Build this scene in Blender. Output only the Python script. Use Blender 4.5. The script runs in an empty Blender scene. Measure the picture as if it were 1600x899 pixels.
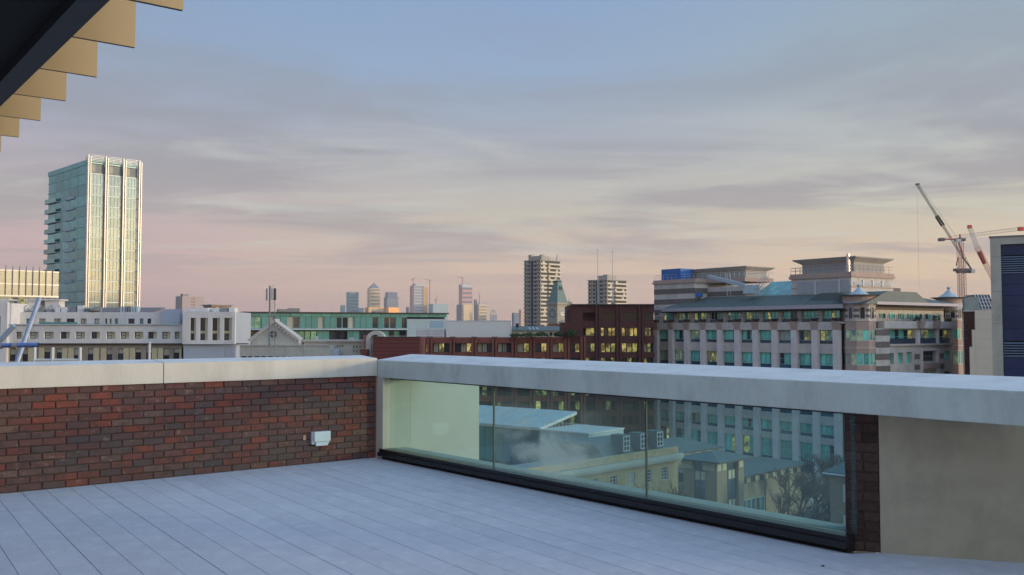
import bpy, bmesh, math, random
from mathutils import Vector, Matrix
R = math.radians
rnd = random.Random(7)
S = bpy.context.scene
COL = S.collection

# ------------------------------------------------------------------ camera
F, CX, CY, H, PITCH = 1480.0, 800.0, 449.5, 1.65, R(2.52)
cam_d = bpy.data.cameras.new('camera'); cam = bpy.data.objects.new('camera', cam_d); COL.objects.link(cam)
cam_d.sensor_width = 36; cam_d.lens = 36*F/1600; cam_d.clip_start = .05; cam_d.clip_end = 30000
cam.location = (0, 0, H); cam.rotation_euler = (R(90)+PITCH, 0, 0); S.camera = cam
S.view_settings.view_transform = 'Standard'; S.view_settings.look = 'None'
S.view_settings.exposure = 0.0; S.view_settings.gamma = 1
S.cycles.max_bounces = 8; S.cycles.transparent_max_bounces = 16; S.cycles.caustics_reflective = False
S.cycles.caustics_refractive = False; S.cycles.volume_bounces = 0; S.cycles.use_denoising = True
G = -27.0                                     # street level; the deck is z = 0

def lin(c):
    return tuple(((x/255)/12.92 if x/255 <= .04045 else ((x/255+.055)/1.055)**2.4) for x in c)

# ------------------------------------------------------------------ sun + sky (dusk, low sun behind the camera on the right)
SUN_AZ = Vector((.985, -.17, 0)).normalized()
sun_el = R(5)
sd = bpy.data.lights.new('sun', 'SUN'); sd.energy = 2.3; sd.angle = R(7); sd.color = (1.0, .76, .50)
sun = bpy.data.objects.new('sun', sd); COL.objects.link(sun)
to_sun = Vector((SUN_AZ.x*math.cos(sun_el), SUN_AZ.y*math.cos(sun_el), math.sin(sun_el)))
sun.rotation_euler = to_sun.to_track_quat('Z', 'Y').to_euler()

W = bpy.data.worlds.new('World'); S.world = W; W.use_nodes = True
nt = W.node_tree; nt.nodes.clear()
def N(t, **kw):
    n = nt.nodes.new(t)
    for k, v in kw.items(): setattr(n, k, v)
    return n
def L(a, b): nt.links.new(a, b)
def M_(op, a, b=None, c=None):
    n = N('ShaderNodeMath', operation=op)
    for i, v in enumerate((a, b, c)):
        if v is None: continue
        if isinstance(v, (int, float)): n.inputs[i].default_value = v
        else: L(v, n.inputs[i])
    return n.outputs[0]
def mixc(f, a, b):
    n = N('ShaderNodeMix', data_type='RGBA')
    if isinstance(f, (int, float)): n.inputs[0].default_value = f
    else: L(f, n.inputs[0])
    for s, v in ((6, a), (7, b)):
        if isinstance(v, tuple): n.inputs[s].default_value = (*v, 1)
        else: L(v, n.inputs[s])
    return n.outputs[2]
def ramp(f, stops, srgb=True):
    n = N('ShaderNodeValToRGB'); L(f, n.inputs[0]); e = n.color_ramp.elements
    while len(e) < len(stops): e.new(.5)
    for i, (p, c) in enumerate(stops):
        e[i].position = p; e[i].color = (*(lin(c) if srgb else c), 1)
    return n.outputs[0]
def mapr(v, a, b, c, d, smooth=False):
    n = N('ShaderNodeMapRange'); n.clamp = True
    if smooth: n.interpolation_type = 'SMOOTHSTEP'
    L(v, n.inputs[0])
    for i, x in enumerate((a, b, c, d)): n.inputs[i+1].default_value = x
    return n.outputs[0]
tc = N('ShaderNodeTexCoord'); sep = N('ShaderNodeSeparateXYZ'); L(tc.outputs['Generated'], sep.inputs[0])
dx, dy, dz = sep.outputs
zc = M_('MAXIMUM', dz, 0.0)
t = M_('MINIMUM', M_('DIVIDE', zc, .36), 1.0)        # 1 at about 21 degrees up
skyL = ramp(t, [(0, (206,165,158)), (.18, (198,168,166)), (.38, (180,168,172)), (.55, (160,163,177)), (.75, (138,160,188)), (1, (126,156,194))])
skyC = ramp(t, [(0, (218,180,158)), (.16, (213,185,164)), (.33, (190,182,170)), (.5, (166,169,176)), (.72, (142,163,189)), (1, (128,157,196))])
skyR = ramp(t, [(0, (226,186,150)), (.16, (220,192,160)), (.33, (194,188,170)), (.5, (172,176,176)), (.75, (150,166,176)), (1, (138,160,182))])
az = M_('DIVIDE', dx, M_('SQRT', M_('ADD', M_('MULTIPLY', dx, dx), M_('ADD', M_('MULTIPLY', dy, dy), 1e-4))))
g = mixc(mapr(az, -.48, -.02, 0, 1, True), skyL, skyC)
g = mixc(mapr(az, 0.0, .45, 0, 1, True), g, skyR)
# the western half behind the camera: afterglow
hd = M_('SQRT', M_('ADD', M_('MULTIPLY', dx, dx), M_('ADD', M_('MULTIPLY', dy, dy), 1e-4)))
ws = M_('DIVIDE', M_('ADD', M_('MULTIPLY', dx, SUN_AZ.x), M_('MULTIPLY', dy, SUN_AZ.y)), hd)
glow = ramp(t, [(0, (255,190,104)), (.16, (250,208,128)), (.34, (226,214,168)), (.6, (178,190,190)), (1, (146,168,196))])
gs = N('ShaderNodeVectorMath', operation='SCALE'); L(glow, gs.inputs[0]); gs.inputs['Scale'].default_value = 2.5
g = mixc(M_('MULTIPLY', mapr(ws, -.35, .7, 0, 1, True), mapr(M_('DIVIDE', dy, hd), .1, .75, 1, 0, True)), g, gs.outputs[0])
# high thin clouds on a plane, seen in perspective
den = M_('ADD', zc, .055)
cp = N('ShaderNodeCombineXYZ'); L(M_('DIVIDE', dx, den), cp.inputs[0]); L(M_('DIVIDE', dy, den), cp.inputs[1])
def cloudnoise(sx, sy, ox, scale, det, rough, dist=0.):
    mp = N('ShaderNodeMapping'); mp.inputs['Scale'].default_value = (sx, sy, 1); mp.inputs['Location'].default_value = (ox, ox*.7, 3.1)
    mp.inputs['Rotation'].default_value = (0, 0, R(-11))
    L(cp.outputs[0], mp.inputs[0])
    n = N('ShaderNodeTexNoise'); n.inputs['Scale'].default_value = scale; n.inputs['Detail'].default_value = det
    n.inputs['Roughness'].default_value = rough; n.inputs['Distortion'].default_value = dist
    L(mp.outputs[0], n.inputs[0]); return n.outputs[0]
n1 = cloudnoise(.62, 1.0, 4.3, .8, 7, .6, .5); n2 = cloudnoise(.9, 1.5, 11.7, 1.2, 6, .6, .5)
band = mapr(t, .02, .25, 0, 1, True)
hi = mapr(t, .45, .9, 1, .6, True)
dark = M_('MULTIPLY', mapr(n1, .42, .60, 0, .85, True), M_('MULTIPLY', band, hi))
g = mixc(dark, g, ramp(t, [(0, (196,168,160)), (.3, (166,158,158)), (.55, (147,150,160)), (1, (134,150,172))]))
lt = M_('MULTIPLY', mapr(n2, .46, .74, 0, .5, True), M_('MULTIPLY', mapr(t, .05, .3, 0, 1, True), mapr(t, .42, .7, 1, .0, True)))
g = mixc(lt, g, lin((198,200,192)))
# a share of the physical sky with the sun at the same place
ns = N('ShaderNodeTexSky', sky_type='NISHITA'); ns.sun_disc = False; ns.sun_elevation = sun_el
ns.sun_rotation = math.atan2(SUN_AZ.x, SUN_AZ.y)
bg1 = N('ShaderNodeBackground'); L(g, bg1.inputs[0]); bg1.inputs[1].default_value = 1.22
bg2 = N('ShaderNodeBackground'); L(ns.outputs[0], bg2.inputs[0]); bg2.inputs[1].default_value = .05
mx = N('ShaderNodeMixShader'); mx.inputs[0].default_value = .06; L(bg1.outputs[0], mx.inputs[1]); L(bg2.outputs[0], mx.inputs[2])
out = N('ShaderNodeOutputWorld'); L(mx.outputs[0], out.inputs[0])

# ------------------------------------------------------------------ rays: photograph pixel -> point in the place
CT, ST = math.cos(PITCH), math.sin(PITCH)
def ray(px, py):
    a, b = (px-CX)/F, (CY-py)/F
    return Vector((a, CT-b*ST, ST+b*CT))
def pt(px, py, Y):
    r = ray(px, py); k = Y/r.y
    return Vector((r.x*k, Y, H+r.z*k))

# ------------------------------------------------------------------ materials
MATS = {}
def mat(name, base, rough=.7, var=.0, scale=1.0, metal=0.0, emit=None, es=1.0, bump=0.0, bscale=20., dirt=None, dscale=.6, damt=.5, alpha=None, spec=None, stretch=(1,1,1), rand=0.0):
    """procedural principled material; var: value noise; dirt: second colour in blotches (weathering)"""
    global nt
    if name in MATS: return MATS[name]
    m = bpy.data.materials.new(name); m.use_nodes = True; MATS[name] = m
    keep = nt; nt = m.node_tree; b = nt.nodes['Principled BSDF']
    b.inputs['Roughness'].default_value = rough; b.inputs['Metallic'].default_value = metal
    if spec is not None: b.inputs['Specular IOR Level'].default_value = spec
    tcn = N('ShaderNodeTexCoord'); mp = N('ShaderNodeMapping'); mp.inputs['Scale'].default_value = stretch; L(tcn.outputs['Object'], mp.inputs[0])
    c = tuple(base)
    if var:
        n = N('ShaderNodeTexNoise'); n.inputs['Scale'].default_value = scale; n.inputs['Detail'].default_value = 6; n.inputs['Roughness'].default_value = .65
        L(mp.outputs[0], n.inputs[0])
        c = mixc(mapr(n.outputs[0], .3, .7, 0, 1), tuple(x*(1-var) for x in base), tuple(min(1, x*(1+var)) for x in base))
    if dirt:
        n = N('ShaderNodeTexNoise'); n.inputs['Scale'].default_value = dscale; n.inputs['Detail'].default_value = 8; n.inputs['Roughness'].default_value = .7
        L(mp.outputs[0], n.inputs[0])
        c = mixc(mapr(n.outputs[0], .48, .72, 0, damt), c, tuple(dirt))
    if rand:
        oi = N('ShaderNodeObjectInfo'); hs = N('ShaderNodeHueSaturation')
        L(mapr(oi.outputs['Random'], 0, 1, 1-rand, 1+rand), hs.inputs['Value'])
        if isinstance(c, tuple): hs.inputs['Color'].default_value = (*c, 1)
        else: L(c, hs.inputs['Color'])
        c = hs.outputs[0]
    if isinstance(c, tuple): b.inputs['Base Color'].default_value = (*c, 1)
    else: L(c, b.inputs['Base Color'])
    if emit:
        b.inputs['Emission Color'].default_value = (*emit, 1); b.inputs['Emission Strength'].default_value = es
    if bump:
        n = N('ShaderNodeTexNoise'); n.inputs['Scale'].default_value = bscale; n.inputs['Detail'].default_value = 5
        L(mp.outputs[0], n.inputs[0]); bn = N('ShaderNodeBump'); bn.inputs['Strength'].default_value = bump; bn.inputs['Distance'].default_value = .02
        L(n.outputs[0], bn.inputs['Height']); L(bn.outputs[0], b.inputs['Normal'])
    nt = keep; return m
def lit_mat(name, base, col, s, scale=1.2):
    """a window with a lit room behind it: patchy interior glow under a glossy pane"""
    global nt
    m = mat(name, base, .12, metal=.25); keep = nt; nt = m.node_tree; b = nt.nodes['Principled BSDF']
    tcn = N('ShaderNodeTexCoord'); oi = N('ShaderNodeObjectInfo')
    ad = N('ShaderNodeVectorMath', operation='ADD'); L(tcn.outputs['Object'], ad.inputs[0])
    sc = N('ShaderNodeVectorMath', operation='SCALE'); L(oi.outputs['Location'], sc.inputs[0]); sc.inputs['Scale'].default_value = 3.7
    L(sc.outputs[0], ad.inputs[1])
    v = N('ShaderNodeTexVoronoi'); v.inputs['Scale'].default_value = scale; v.distance = 'CHEBYCHEV'; L(ad.outputs[0], v.inputs[0])
    n = N('ShaderNodeTexNoise'); n.inputs['Scale'].default_value = scale*1.3; L(ad.outputs[0], n.inputs[0])
    sepc = N('ShaderNodeSeparateColor'); L(v.outputs['Color'], sepc.inputs[0])
    k = M_('MULTIPLY', mapr(sepc.outputs[0], .25, .75, .15, 1), mapr(n.outputs[0], .35, .6, .35, 1))
    b.inputs['Emission Color'].default_value = (*col, 1); L(M_('MULTIPLY', k, s), b.inputs['Emission Strength'])
    nt = keep; return m

WHITE = mat('white_render', (.74,.73,.72), .8, var=.06, scale=.35, dirt=(.36,.36,.35), dscale=.25, damt=.5, stretch=(1,1,.35))
BLUEWHITE = mat('pale_blue_render', (.44,.50,.58), .8, var=.06, scale=.3)
CREAM = mat('cream_reveal', (.55,.50,.33), .8, var=.08, scale=.8)
TAUPE = mat('taupe_brick', (.30,.26,.23), .9, var=.16, scale=1.2)
COPING = mat('coping_concrete', (.61,.595,.52), .75, var=.07, scale=2.0, dirt=(.40,.38,.33), dscale=3.5, damt=.5, stretch=(1,1,.3), bump=.15, bscale=60)
BEAM = mat('beam_concrete', (.56,.62,.57), .8, var=.10, scale=2.2, dirt=(.36,.41,.38), dscale=2.6, damt=.8, stretch=(1,1,.45), bump=.25, bscale=45)
CAPTOP = mat('frosted_cap_stone', (.78,.79,.78), .75, var=.06, scale=4, dirt=(.5,.52,.52), dscale=2.2, damt=.7, bump=.2, bscale=80)
PANELC = mat('cream_rendered_panel', (.62,.58,.50), .85, var=.05, scale=2, bump=.1, bscale=90)
BEIGE = mat('beige_render', (.39,.37,.28), .9, var=.10, scale=4, dirt=(.28,.26,.21), dscale=1.3, damt=.8, bump=.25, bscale=120)
BLACK = mat('black_metal', (.012,.013,.016), .35, var=.2, scale=5)
DARK = mat('dark_void', (.02,.02,.025), .8)
MORTAR = mat('mortar', (.085,.062,.05), .95, var=.25, scale=20)
TEALG = mat('teal_glass', (.16,.44,.42), .10, metal=.55, var=.25, scale=.5, rand=.35)
TEALP = mat('teal_panel', (.12,.33,.31), .28, metal=.15, var=.08, scale=.4, rand=.12)
TOWERG = mat('tower_glass', (.50,.57,.62), .10, metal=.72, var=.14, scale=.35, rand=.10)
TOWERS = mat('tower_side_glass', (.10,.34,.37), .08, metal=.7, var=.2, scale=.3, rand=.25)
DARKG = mat('dark_glass', (.05,.06,.08), .10, metal=.3, var=.2, scale=.6, rand=.4)
BLIND = mat('blind_glass', (.42,.42,.34), .3, var=.12, scale=.8, rand=.2)
LIT = lit_mat('lit_glass', (.16,.15,.05), (1.0,.80,.30), .62)
LITDIM = lit_mat('dim_lit_glass', (.10,.13,.08), (.80,.72,.22), .45)
LITG = lit_mat('lit_green_glass', (.10,.30,.27), (.60,.66,.34), .26, .9)
PWIN = mat('green_office_glass', (.18,.70,.60), .16, metal=.2, var=.4, scale=.8, rand=.35)
PBLUE = mat('blue_office_glass', (.05,.15,.24), .12, metal=.45, var=.4, scale=.9, rand=.3)
FRAMEW = mat('white_frame', (.62,.64,.64), .5)
FRAMEG = mat('green_frame', (.28,.52,.48), .5)
FRAMED = mat('dark_frame', (.035,.04,.045), .5)
FLOORE = mat('tower_floor_edge', (.48,.56,.54), .4, metal=.3)
SILVER = mat('silver_fin', (.78,.76,.72), .28, metal=.55, var=.04, scale=.2)
BRICKR = mat('red_brown_brick', (.26,.085,.06), .85, var=.22, scale=2.5, dirt=(.10,.035,.03), dscale=.15, damt=.5)
BRICKD = mat('dark_red_brick', (.105,.036,.033), .85, var=.25, scale=2.2, dirt=(.055,.024,.026), dscale=.2, damt=.6)
STONE = mat('grey_stone', (.64,.60,.55), .85, var=.1, scale=.8, dirt=(.38,.36,.33), dscale=.35, damt=.6)
STONEL = mat('lilac_pier_stone', (.82,.75,.74), .8, var=.08, scale=.7, dirt=(.55,.50,.50), dscale=.3, damt=.5)
STONED = mat('dark_banding_stone', (.185,.165,.15), .85, var=.14, scale=1.2)
PINK = mat('pink_stone', (.50,.38,.32), .85, var=.1, scale=1.0, dirt=(.32,.20,.17), dscale=.5, damt=.4)
LILAC = mat('lilac_band', (.50,.47,.50), .7, var=.05, scale=1.0)
SLATE = mat('slate_roof', (.10,.145,.15), .6, var=.22, scale=1.5, dirt=(.15,.19,.15), dscale=.3, damt=.5, stretch=(1,1,3))
LEAD = mat('pale_blue_lead', (.45,.56,.62), .55, var=.07, scale=1.5)
AQUA = mat('aqua_glazing', (.20,.50,.50), .15, metal=.3, var=.12, scale=.6, rand=.15)
NAVY = mat('navy_cladding', (.016,.036,.115), .38, var=.2, scale=.4, rand=.12)
CONC = mat('plain_concrete', (.56,.54,.46), .8, var=.1, scale=.6, dirt=(.25,.25,.23), dscale=.4, damt=.5)
COPPER = mat('copper_green', (.19,.27,.25), .7, var=.14, scale=1.0)
COPPERD = mat('dark_copper_green', (.05,.11,.105), .7, var=.2, scale=1.0)
YBRICK = mat('yellow_stock_brick', (.58,.42,.22), .9, var=.2, scale=3, dirt=(.26,.19,.11), dscale=.4, damt=.6)
BBRICK = mat('buff_brick', (.30,.24,.17), .9, var=.18, scale=2, dirt=(.2,.16,.12), dscale=.4, damt=.5)
GALV = mat('galvanised_steel', (.34,.40,.50), .38, metal=.5, var=.2, scale=9, bump=.1, bscale=60)
BLUEP = mat('blue_painted_tube', (.14,.24,.58), .4, metal=.2, var=.15, scale=8)
GREY = mat('grey_metal', (.25,.26,.27), .5, var=.15, scale=2)
REDP = mat('red_steel', (.55,.10,.07), .5); WHITEP = mat('white_steel', (.62,.60,.60), .5); GREYP = mat('crane_grey', (.13,.13,.14), .5)
BARK = mat('bark', (.14,.12,.085), .95, var=.3, scale=3)
TWIG = mat('twigs', (.12,.10,.075), .95, var=.3, scale=2)
LEAF = mat('leaf_green', (.045,.085,.03), .8, var=.4, scale=3)
GOLD = mat('bronze_anodised_fin', (.38,.29,.16), .42, metal=.55, var=.05, scale=1.5, bump=.03, bscale=8)
SOFF = mat('soffit_black', (.005,.005,.005), .95, var=.2, scale=2)
FASC = mat('fascia_charcoal', (.020,.022,.026), .6, var=.1, scale=3)

# ------------------------------------------------------------------ mesh helpers
class MB:
    def __init__(s): s.v, s.f, s.m = [], [], []
    def quad(s, a, b, c, d, m=0):
        n = len(s.v); s.v += [tuple(a), tuple(b), tuple(c), tuple(d)]; s.f.append((n, n+1, n+2, n+3)); s.m.append(m); return s
    def poly(s, pts, m=0):
        n = len(s.v); s.v += [tuple(p) for p in pts]; s.f.append(tuple(range(n, n+len(pts)))); s.m.append(m); return s
    def box(s, x0, x1, y0, y1, z0, z1, m=0):
        if x1 < x0: x0, x1 = x1, x0
        if y1 < y0: y0, y1 = y1, y0
        if z1 < z0: z0, z1 = z1, z0
        n = len(s.v)
        s.v += [(x0,y0,z0),(x1,y0,z0),(x1,y1,z0),(x0,y1,z0),(x0,y0,z1),(x1,y0,z1),(x1,y1,z1),(x0,y1,z1)]
        for q in ((3,2,1,0),(4,5,6,7),(0,1,5,4),(1,2,6,5),(2,3,7,6),(3,0,4,7)): s.f.append(tuple(n+i for i in q)); s.m.append(m)
        return s
    def prism(s, poly, z0, z1, m=0, top=None):
        """poly: ccw list of xy; top: optional other xy list (taper)"""
        n = len(s.v); k = len(poly); tp = top or poly
        z0s = z0 if isinstance(z0, (list, tuple)) else [z0]*k; z1s = z1 if isinstance(z1, (list, tuple)) else [z1]*k
        s.v += [(x, y, z) for (x, y), z in zip(poly, z0s)] + [(x, y, z) for (x, y), z in zip(tp, z1s)]
        s.f.append(tuple(n+i for i in reversed(range(k)))); s.m.append(m)
        s.f.append(tuple(n+k+i for i in range(k))); s.m.append(m)
        for i in range(k):
            j = (i+1) % k; s.f.append((n+i, n+j, n+k+j, n+k+i)); s.m.append(m)
        return s
    def tube(s, a, b, r, r2=None, k=6, m=0, cap=True):
        a, b = Vector(a), Vector(b); r2 = r if r2 is None else r2; d = (b-a)
        if d.length < 1e-6: return s
        d.normalize(); u = d.orthogonal().normalized(); w = d.cross(u); n = len(s.v)
        for p, rr in ((a, r), (b, r2)):
            for i in range(k):
                t = 2*math.pi*i/k; s.v.append(tuple(p+u*math.cos(t)*rr+w*math.sin(t)*rr))
        for i in range(k):
            j = (i+1) % k; s.f.append((n+i, n+j, n+k+j, n+k+i)); s.m.append(m)
        if cap:
            s.f.append(tuple(n+i for i in reversed(range(k)))); s.m.append(m); s.f.append(tuple(n+k+i for i in range(k))); s.m.append(m)
        return s
    def lathe(s, cx, cy, prof, k=16, m=0, rot=0.):
        n = len(s.v)
        for (r, z) in prof:
            for i in range(k):
                t = rot+2*math.pi*i/k; s.v.append((cx+r*math.cos(t), cy+r*math.sin(t), z))
        for a in range(len(prof)-1):
            for i in range(k):
                j = (i+1) % k; s.f.append((n+a*k+i, n+a*k+j, n+(a+1)*k+j, n+(a+1)*k+i)); s.m.append(m)
        s.f.append(tuple(n+i for i in reversed(range(k)))); s.m.append(m)
        e = n+(len(prof)-1)*k; s.f.append(tuple(e+i for i in range(k))); s.m.append(m)
        return s
    def mesh(s, name, mats):
        me = bpy.data.meshes.new(name); me.from_pydata(s.v, [], s.f)
        for m in (mats if isinstance(mats, (list, tuple)) else [mats]): me.materials.append(m)
        if any(s.m): me.polygons.foreach_set('material_index', s.m)
        me.update(); return me
def link(name, me, parent=None, loc=(0,0,0), rot=None):
    o = bpy.data.objects.new(name, me); COL.objects.link(o); o.location = loc
    if rot: o.rotation_euler = rot
    if parent: o.parent = parent
    return o
def part(name, mb, mats, parent=None, loc=(0,0,0), bevel=0, smooth=False, rot=None):
    me = mb.mesh(name, mats)
    if bevel:
        bm = bmesh.new(); bm.from_mesh(me); bmesh.ops.remove_doubles(bm, verts=bm.verts, dist=1e-5)
        bmesh.ops.bevel(bm, geom=list(bm.edges), offset=bevel, segments=2, affect='EDGES', profile=.6); bm.to_mesh(me); bm.free()
    if smooth:
        for p in me.polygons: p.use_smooth = True
    return link(name, me, parent, loc, rot)
def tag(o, label=None, cat=None, group=None, kind=None):
    if label: o['label'] = label
    if cat: o['category'] = cat
    if group: o['group'] = group
    if kind: o['kind'] = kind
    return o
def thing(name, label, cat, loc=(0,0,0), rz=0., group=None):
    o = bpy.data.objects.new(name, None); COL.objects.link(o); o.location = loc; o.rotation_euler = (0, 0, rz)
    o.empty_display_size = .5
    return tag(o, label, cat, group)
def B(x0, x1, y0, y1, z0, z1, m=0): return MB().box(x0, x1, y0, y1, z0, z1, m)

class Fr:
    """local frame of a building: x along its facade, -y outward, z up from its base"""
    def __init__(s, px, Y, d, base=G):
        r = ray(px, 515); s.O = Vector((r.x/r.y*Y, Y, base)); s.d = Vector((d[0], d[1])).normalized(); s.n = Vector((-s.d.y, s.d.x)); s.base = base
    @property
    def rz(s): return math.atan2(s.d.y, s.d.x)
    def hit(s, px, py, w=0.):
        r = ray(px, py); den = r.x*s.n.x+r.y*s.n.y; t = (w + s.O.x*s.n.x+s.O.y*s.n.y)/den
        return ((t*r.x-s.O.x)*s.d.x+(t*r.y-s.O.y)*s.d.y, H+t*r.z-s.base)
    def u(s, px, w=0., py=515): return s.hit(px, py, w)[0]
    def z(s, px, py, w=0.): return s.hit(px, py, w)[1]
    def thing(s, name, label, cat, group=None): return thing(name, label, cat, tuple(s.O), s.rz, group)
DR = (.712, .702)      # street grid: facades seen receding to the right
DL = (.702, -.712)     # facades coming towards the camera to the right

def sheet(mb, u0, u1, z0, z1, holes, y=0., t=.3, m=0):
    """wall front at y, thickness t inward, with rectangular holes (u0,u1,z0,z1) and their reveals"""
    us = sorted({u0, u1, *[max(u0, min(u1, h[i])) for h in holes for i in (0, 1)]}); zs = sorted({z0, z1, *[max(z0, min(z1, h[i])) for h in holes for i in (2, 3)]})
    for a, b in zip(zs, zs[1:]):
        if b-a < 1e-5: continue
        run = None
        def flush(e):
            if run is not None: mb.quad((run, y, a), (e, y, a), (e, y, b), (run, y, b), m)
        zc_ = (a+b)/2
        row = [h for h in holes if h[2] < zc_ < h[3]]
        for c, d in zip(us, us[1:]):
            uc = (c+d)/2
            if any(h[0] < uc < h[1] for h in row):
                flush(c); run = None
            elif run is None: run = c
        flush(us[-1])
    for a, b, c, d in holes:
        Y = y+t
        mb.quad((a,y,c),(a,Y,c),(a,Y,d),(a,y,d),m); mb.quad((b,Y,c),(b,y,c),(b,y,d),(b,Y,d),m)
        mb.quad((a,y,c),(b,y,c),(b,Y,c),(a,Y,c),m); mb.quad((a,Y,d),(b,Y,d),(b,y,d),(a,y,d),m)
    Y = y+t
    mb.quad((u0,Y,z0),(u0,y,z0),(u0,y,z1),(u0,Y,z1),m); mb.quad((u1,y,z0),(u1,Y,z0),(u1,Y,z1),(u1,y,z1),m)
    mb.quad((u0,y,z1),(u1,y,z1),(u1,Y,z1),(u0,Y,z1),m); mb.quad((u0,Y,z0),(u1,Y,z0),(u1,y,z0),(u0,y,z0),m)
    return mb
WC = {}
def window(p, u0, u1, z0, z1, y, glass, frame, nx=1, ny=1, fw=.08, name='window', split=True, rot=None):
    """frame with bars; the pane is its child"""
    w, h = round(u1-u0, 2), round(z1-z0, 2); key = (w, h, nx, ny, fw, frame.name, glass.name, split)
    if key not in WC:
        mb = MB(); d = .07
        mb.box(0, w, -d, 0, 0, fw); mb.box(0, w, -d, 0, h-fw, h); mb.box(0, fw, -d, 0, fw, h-fw); mb.box(w-fw, w, -d, 0, fw, h-fw)
        for i in range(1, nx): mb.box(w*i/nx-fw*.4, w*i/nx+fw*.4, -d+.005, 0, fw, h-fw)
        for i in range(1, ny): mb.box(fw, w-fw, -d+.008, 0, h*i/ny-fw*.4, h*i/ny+fw*.4)
        if split:
            WC[key] = (mb.mesh('window', frame), B(.02, w-.02, -.025, -.005, .02, h-.02).mesh('pane', glass))
        else:
            mb.box(.02, w-.02, -.025, -.005, .02, h-.02, 1); WC[key] = (mb.mesh('window', [frame, glass]), None)
    a, b = WC[key]
    o = link(name, a, p, (u0, y, z0), rot)
    if b: link('pane', b, o)
    return o
def pick(*opts):
    tot = sum(w for w, _ in opts); r = rnd.random()*tot
    for w, m in opts:
        r -= w
        if r <= 0: return m
    return opts[-1][1]
HAZE = 0.9e-4
# ================================================================== the terrace
C0 = pt(587, 715, 12.2); kf = H/(H-C0.z); C0 = Vector((C0.x*kf, C0.y*kf, 0))
dW = Vector((.78, .625, 0)).normalized(); dP = Vector((.63, -.777, 0)).normalized()
nW = Vector((-dW.y, dW.x, 0)); nP = Vector((-dP.y, dP.x, 0))          # outward normals
def floorpt(px, py):
    r = ray(px, py); k = -H/r.z; return Vector((r.x*k, r.y*k, 0))
def along(px):                                            # distance along the parapet from the corner, seen at px
    r = ray(px, 515); a = r.x/r.y; return (a*C0.y-C0.x)/(dP.x-a*dP.y)
sD, sPier0 = along(1376), along(1323)
PD = C0+dP*sPier0
AW = floorpt(1376, 864); E1 = floorpt(1600, 880); dA = (E1-AW).normalized(); nA = Vector((-dA.y, dA.x, 0))
rzW, rzP, rzA = math.atan2(dW.y, dW.x), math.atan2(dP.y, dP.x), math.atan2(dA.y, dA.x)

# ground, sky stays the world; the deck
def noise_ground():
    m = mat('ground_tarmac', (.07,.075,.07), .9, var=.3, scale=.15, dirt=(.05,.07,.035), dscale=.02, damt=.8); return m
gm = MB(); gm.quad((-9000,-3000,G),(9000,-3000,G),(9000,12000,G),(-9000,12000,G))
tag(part('ground', gm, noise_ground()), kind='structure')
# streets at the foot of the buildings
road = MB(); ASPH = mat('asphalt', (.05,.052,.055), .85, var=.15, scale=.8)
p0, p1 = pt(700, 700, 150), pt(1420, 700, 120)
def strip(mb, a, b, w, z, m=0):
    d = (b-a).normalized(); n = Vector((-d.y, d.x, 0))*w/2
    mb.quad((a.x-n.x,a.y-n.y,z),(b.x-n.x,b.y-n.y,z),(b.x+n.x,b.y+n.y,z),(a.x+n.x,a.y+n.y,z),m)
ra, rb = Vector((-40, 236, 0)), Vector((72, 118, 0))
strip(road, ra, rb, 9, G+.02); tag(part('road', road, ASPH), kind='structure')
pav = MB()
for sgn in (-1, 1):
    d = (rb-ra).normalized(); n = Vector((-d.y, d.x, 0)); a = ra+n*sgn*6; b = rb+n*sgn*6
    q = [a-n*1.5, b-n*1.5, b+n*1.5, a+n*1.5]; pav.prism([(v.x, v.y) for v in q], G+.01, G+.13)
tag(part('pavement', pav, mat('paving', (.22,.21,.2), .9, var=.15, scale=.8)), kind='structure')

DECKM = mat('frosted_composite_deck', (.57,.585,.65), .8, var=.06, scale=1.3, dirt=(.72,.74,.79), dscale=6.0, damt=.7, bump=.4, bscale=90, rand=.035)
def clip(poly, a, b):            # keep the left of a->b
    out_ = []; n = len(poly)
    def side(p): return (b[0]-a[0])*(p[1]-a[1])-(b[1]-a[1])*(p[0]-a[0])
    for i in range(n):
        p, q = poly[i], poly[(i+1) % n]; sp, sq = side(p), side(q)
        if sp >= 0: out_.append(p)
        if sp*sq < 0:
            t_ = sp/(sp-sq); out_.append((p[0]+(q[0]-p[0])*t_, p[1]+(q[1]-p[1])*t_))
    return out_
def xy(v): return (v.x, v.y)
ins = C0-dW*9
Wend = C0-dW*9.5
main = [xy(Wend), (-7.5,-2.5), (6.2,-2.5), xy(C0+dP*sPier0+dP*5.2), xy(C0)]     # ccw
wedge = [xy(C0+dP*sPier0), xy(C0+dP*(sPier0+5.2)), xy(AW+dA*4.2-nA*0), xy(AW+dA*0.0)]
deck = thing('deck', None, None, (0,0,0)); deck['kind'] = 'structure'; 
vb = floorpt(0, 782), floorpt(95, 897)
db = Vector((-.566, .824, 0)).normalized(); nb = Vector((db.y, -db.x, 0))        # along boards, across to the right
BWD = .2315
off0 = (vb[0].x*nb.x+vb[0].y*nb.y)
def area(p): return abs(sum(p[i][0]*p[(i+1) % len(p)][1]-p[(i+1) % len(p)][0]*p[i][1] for i in range(len(p))))/2
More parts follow.
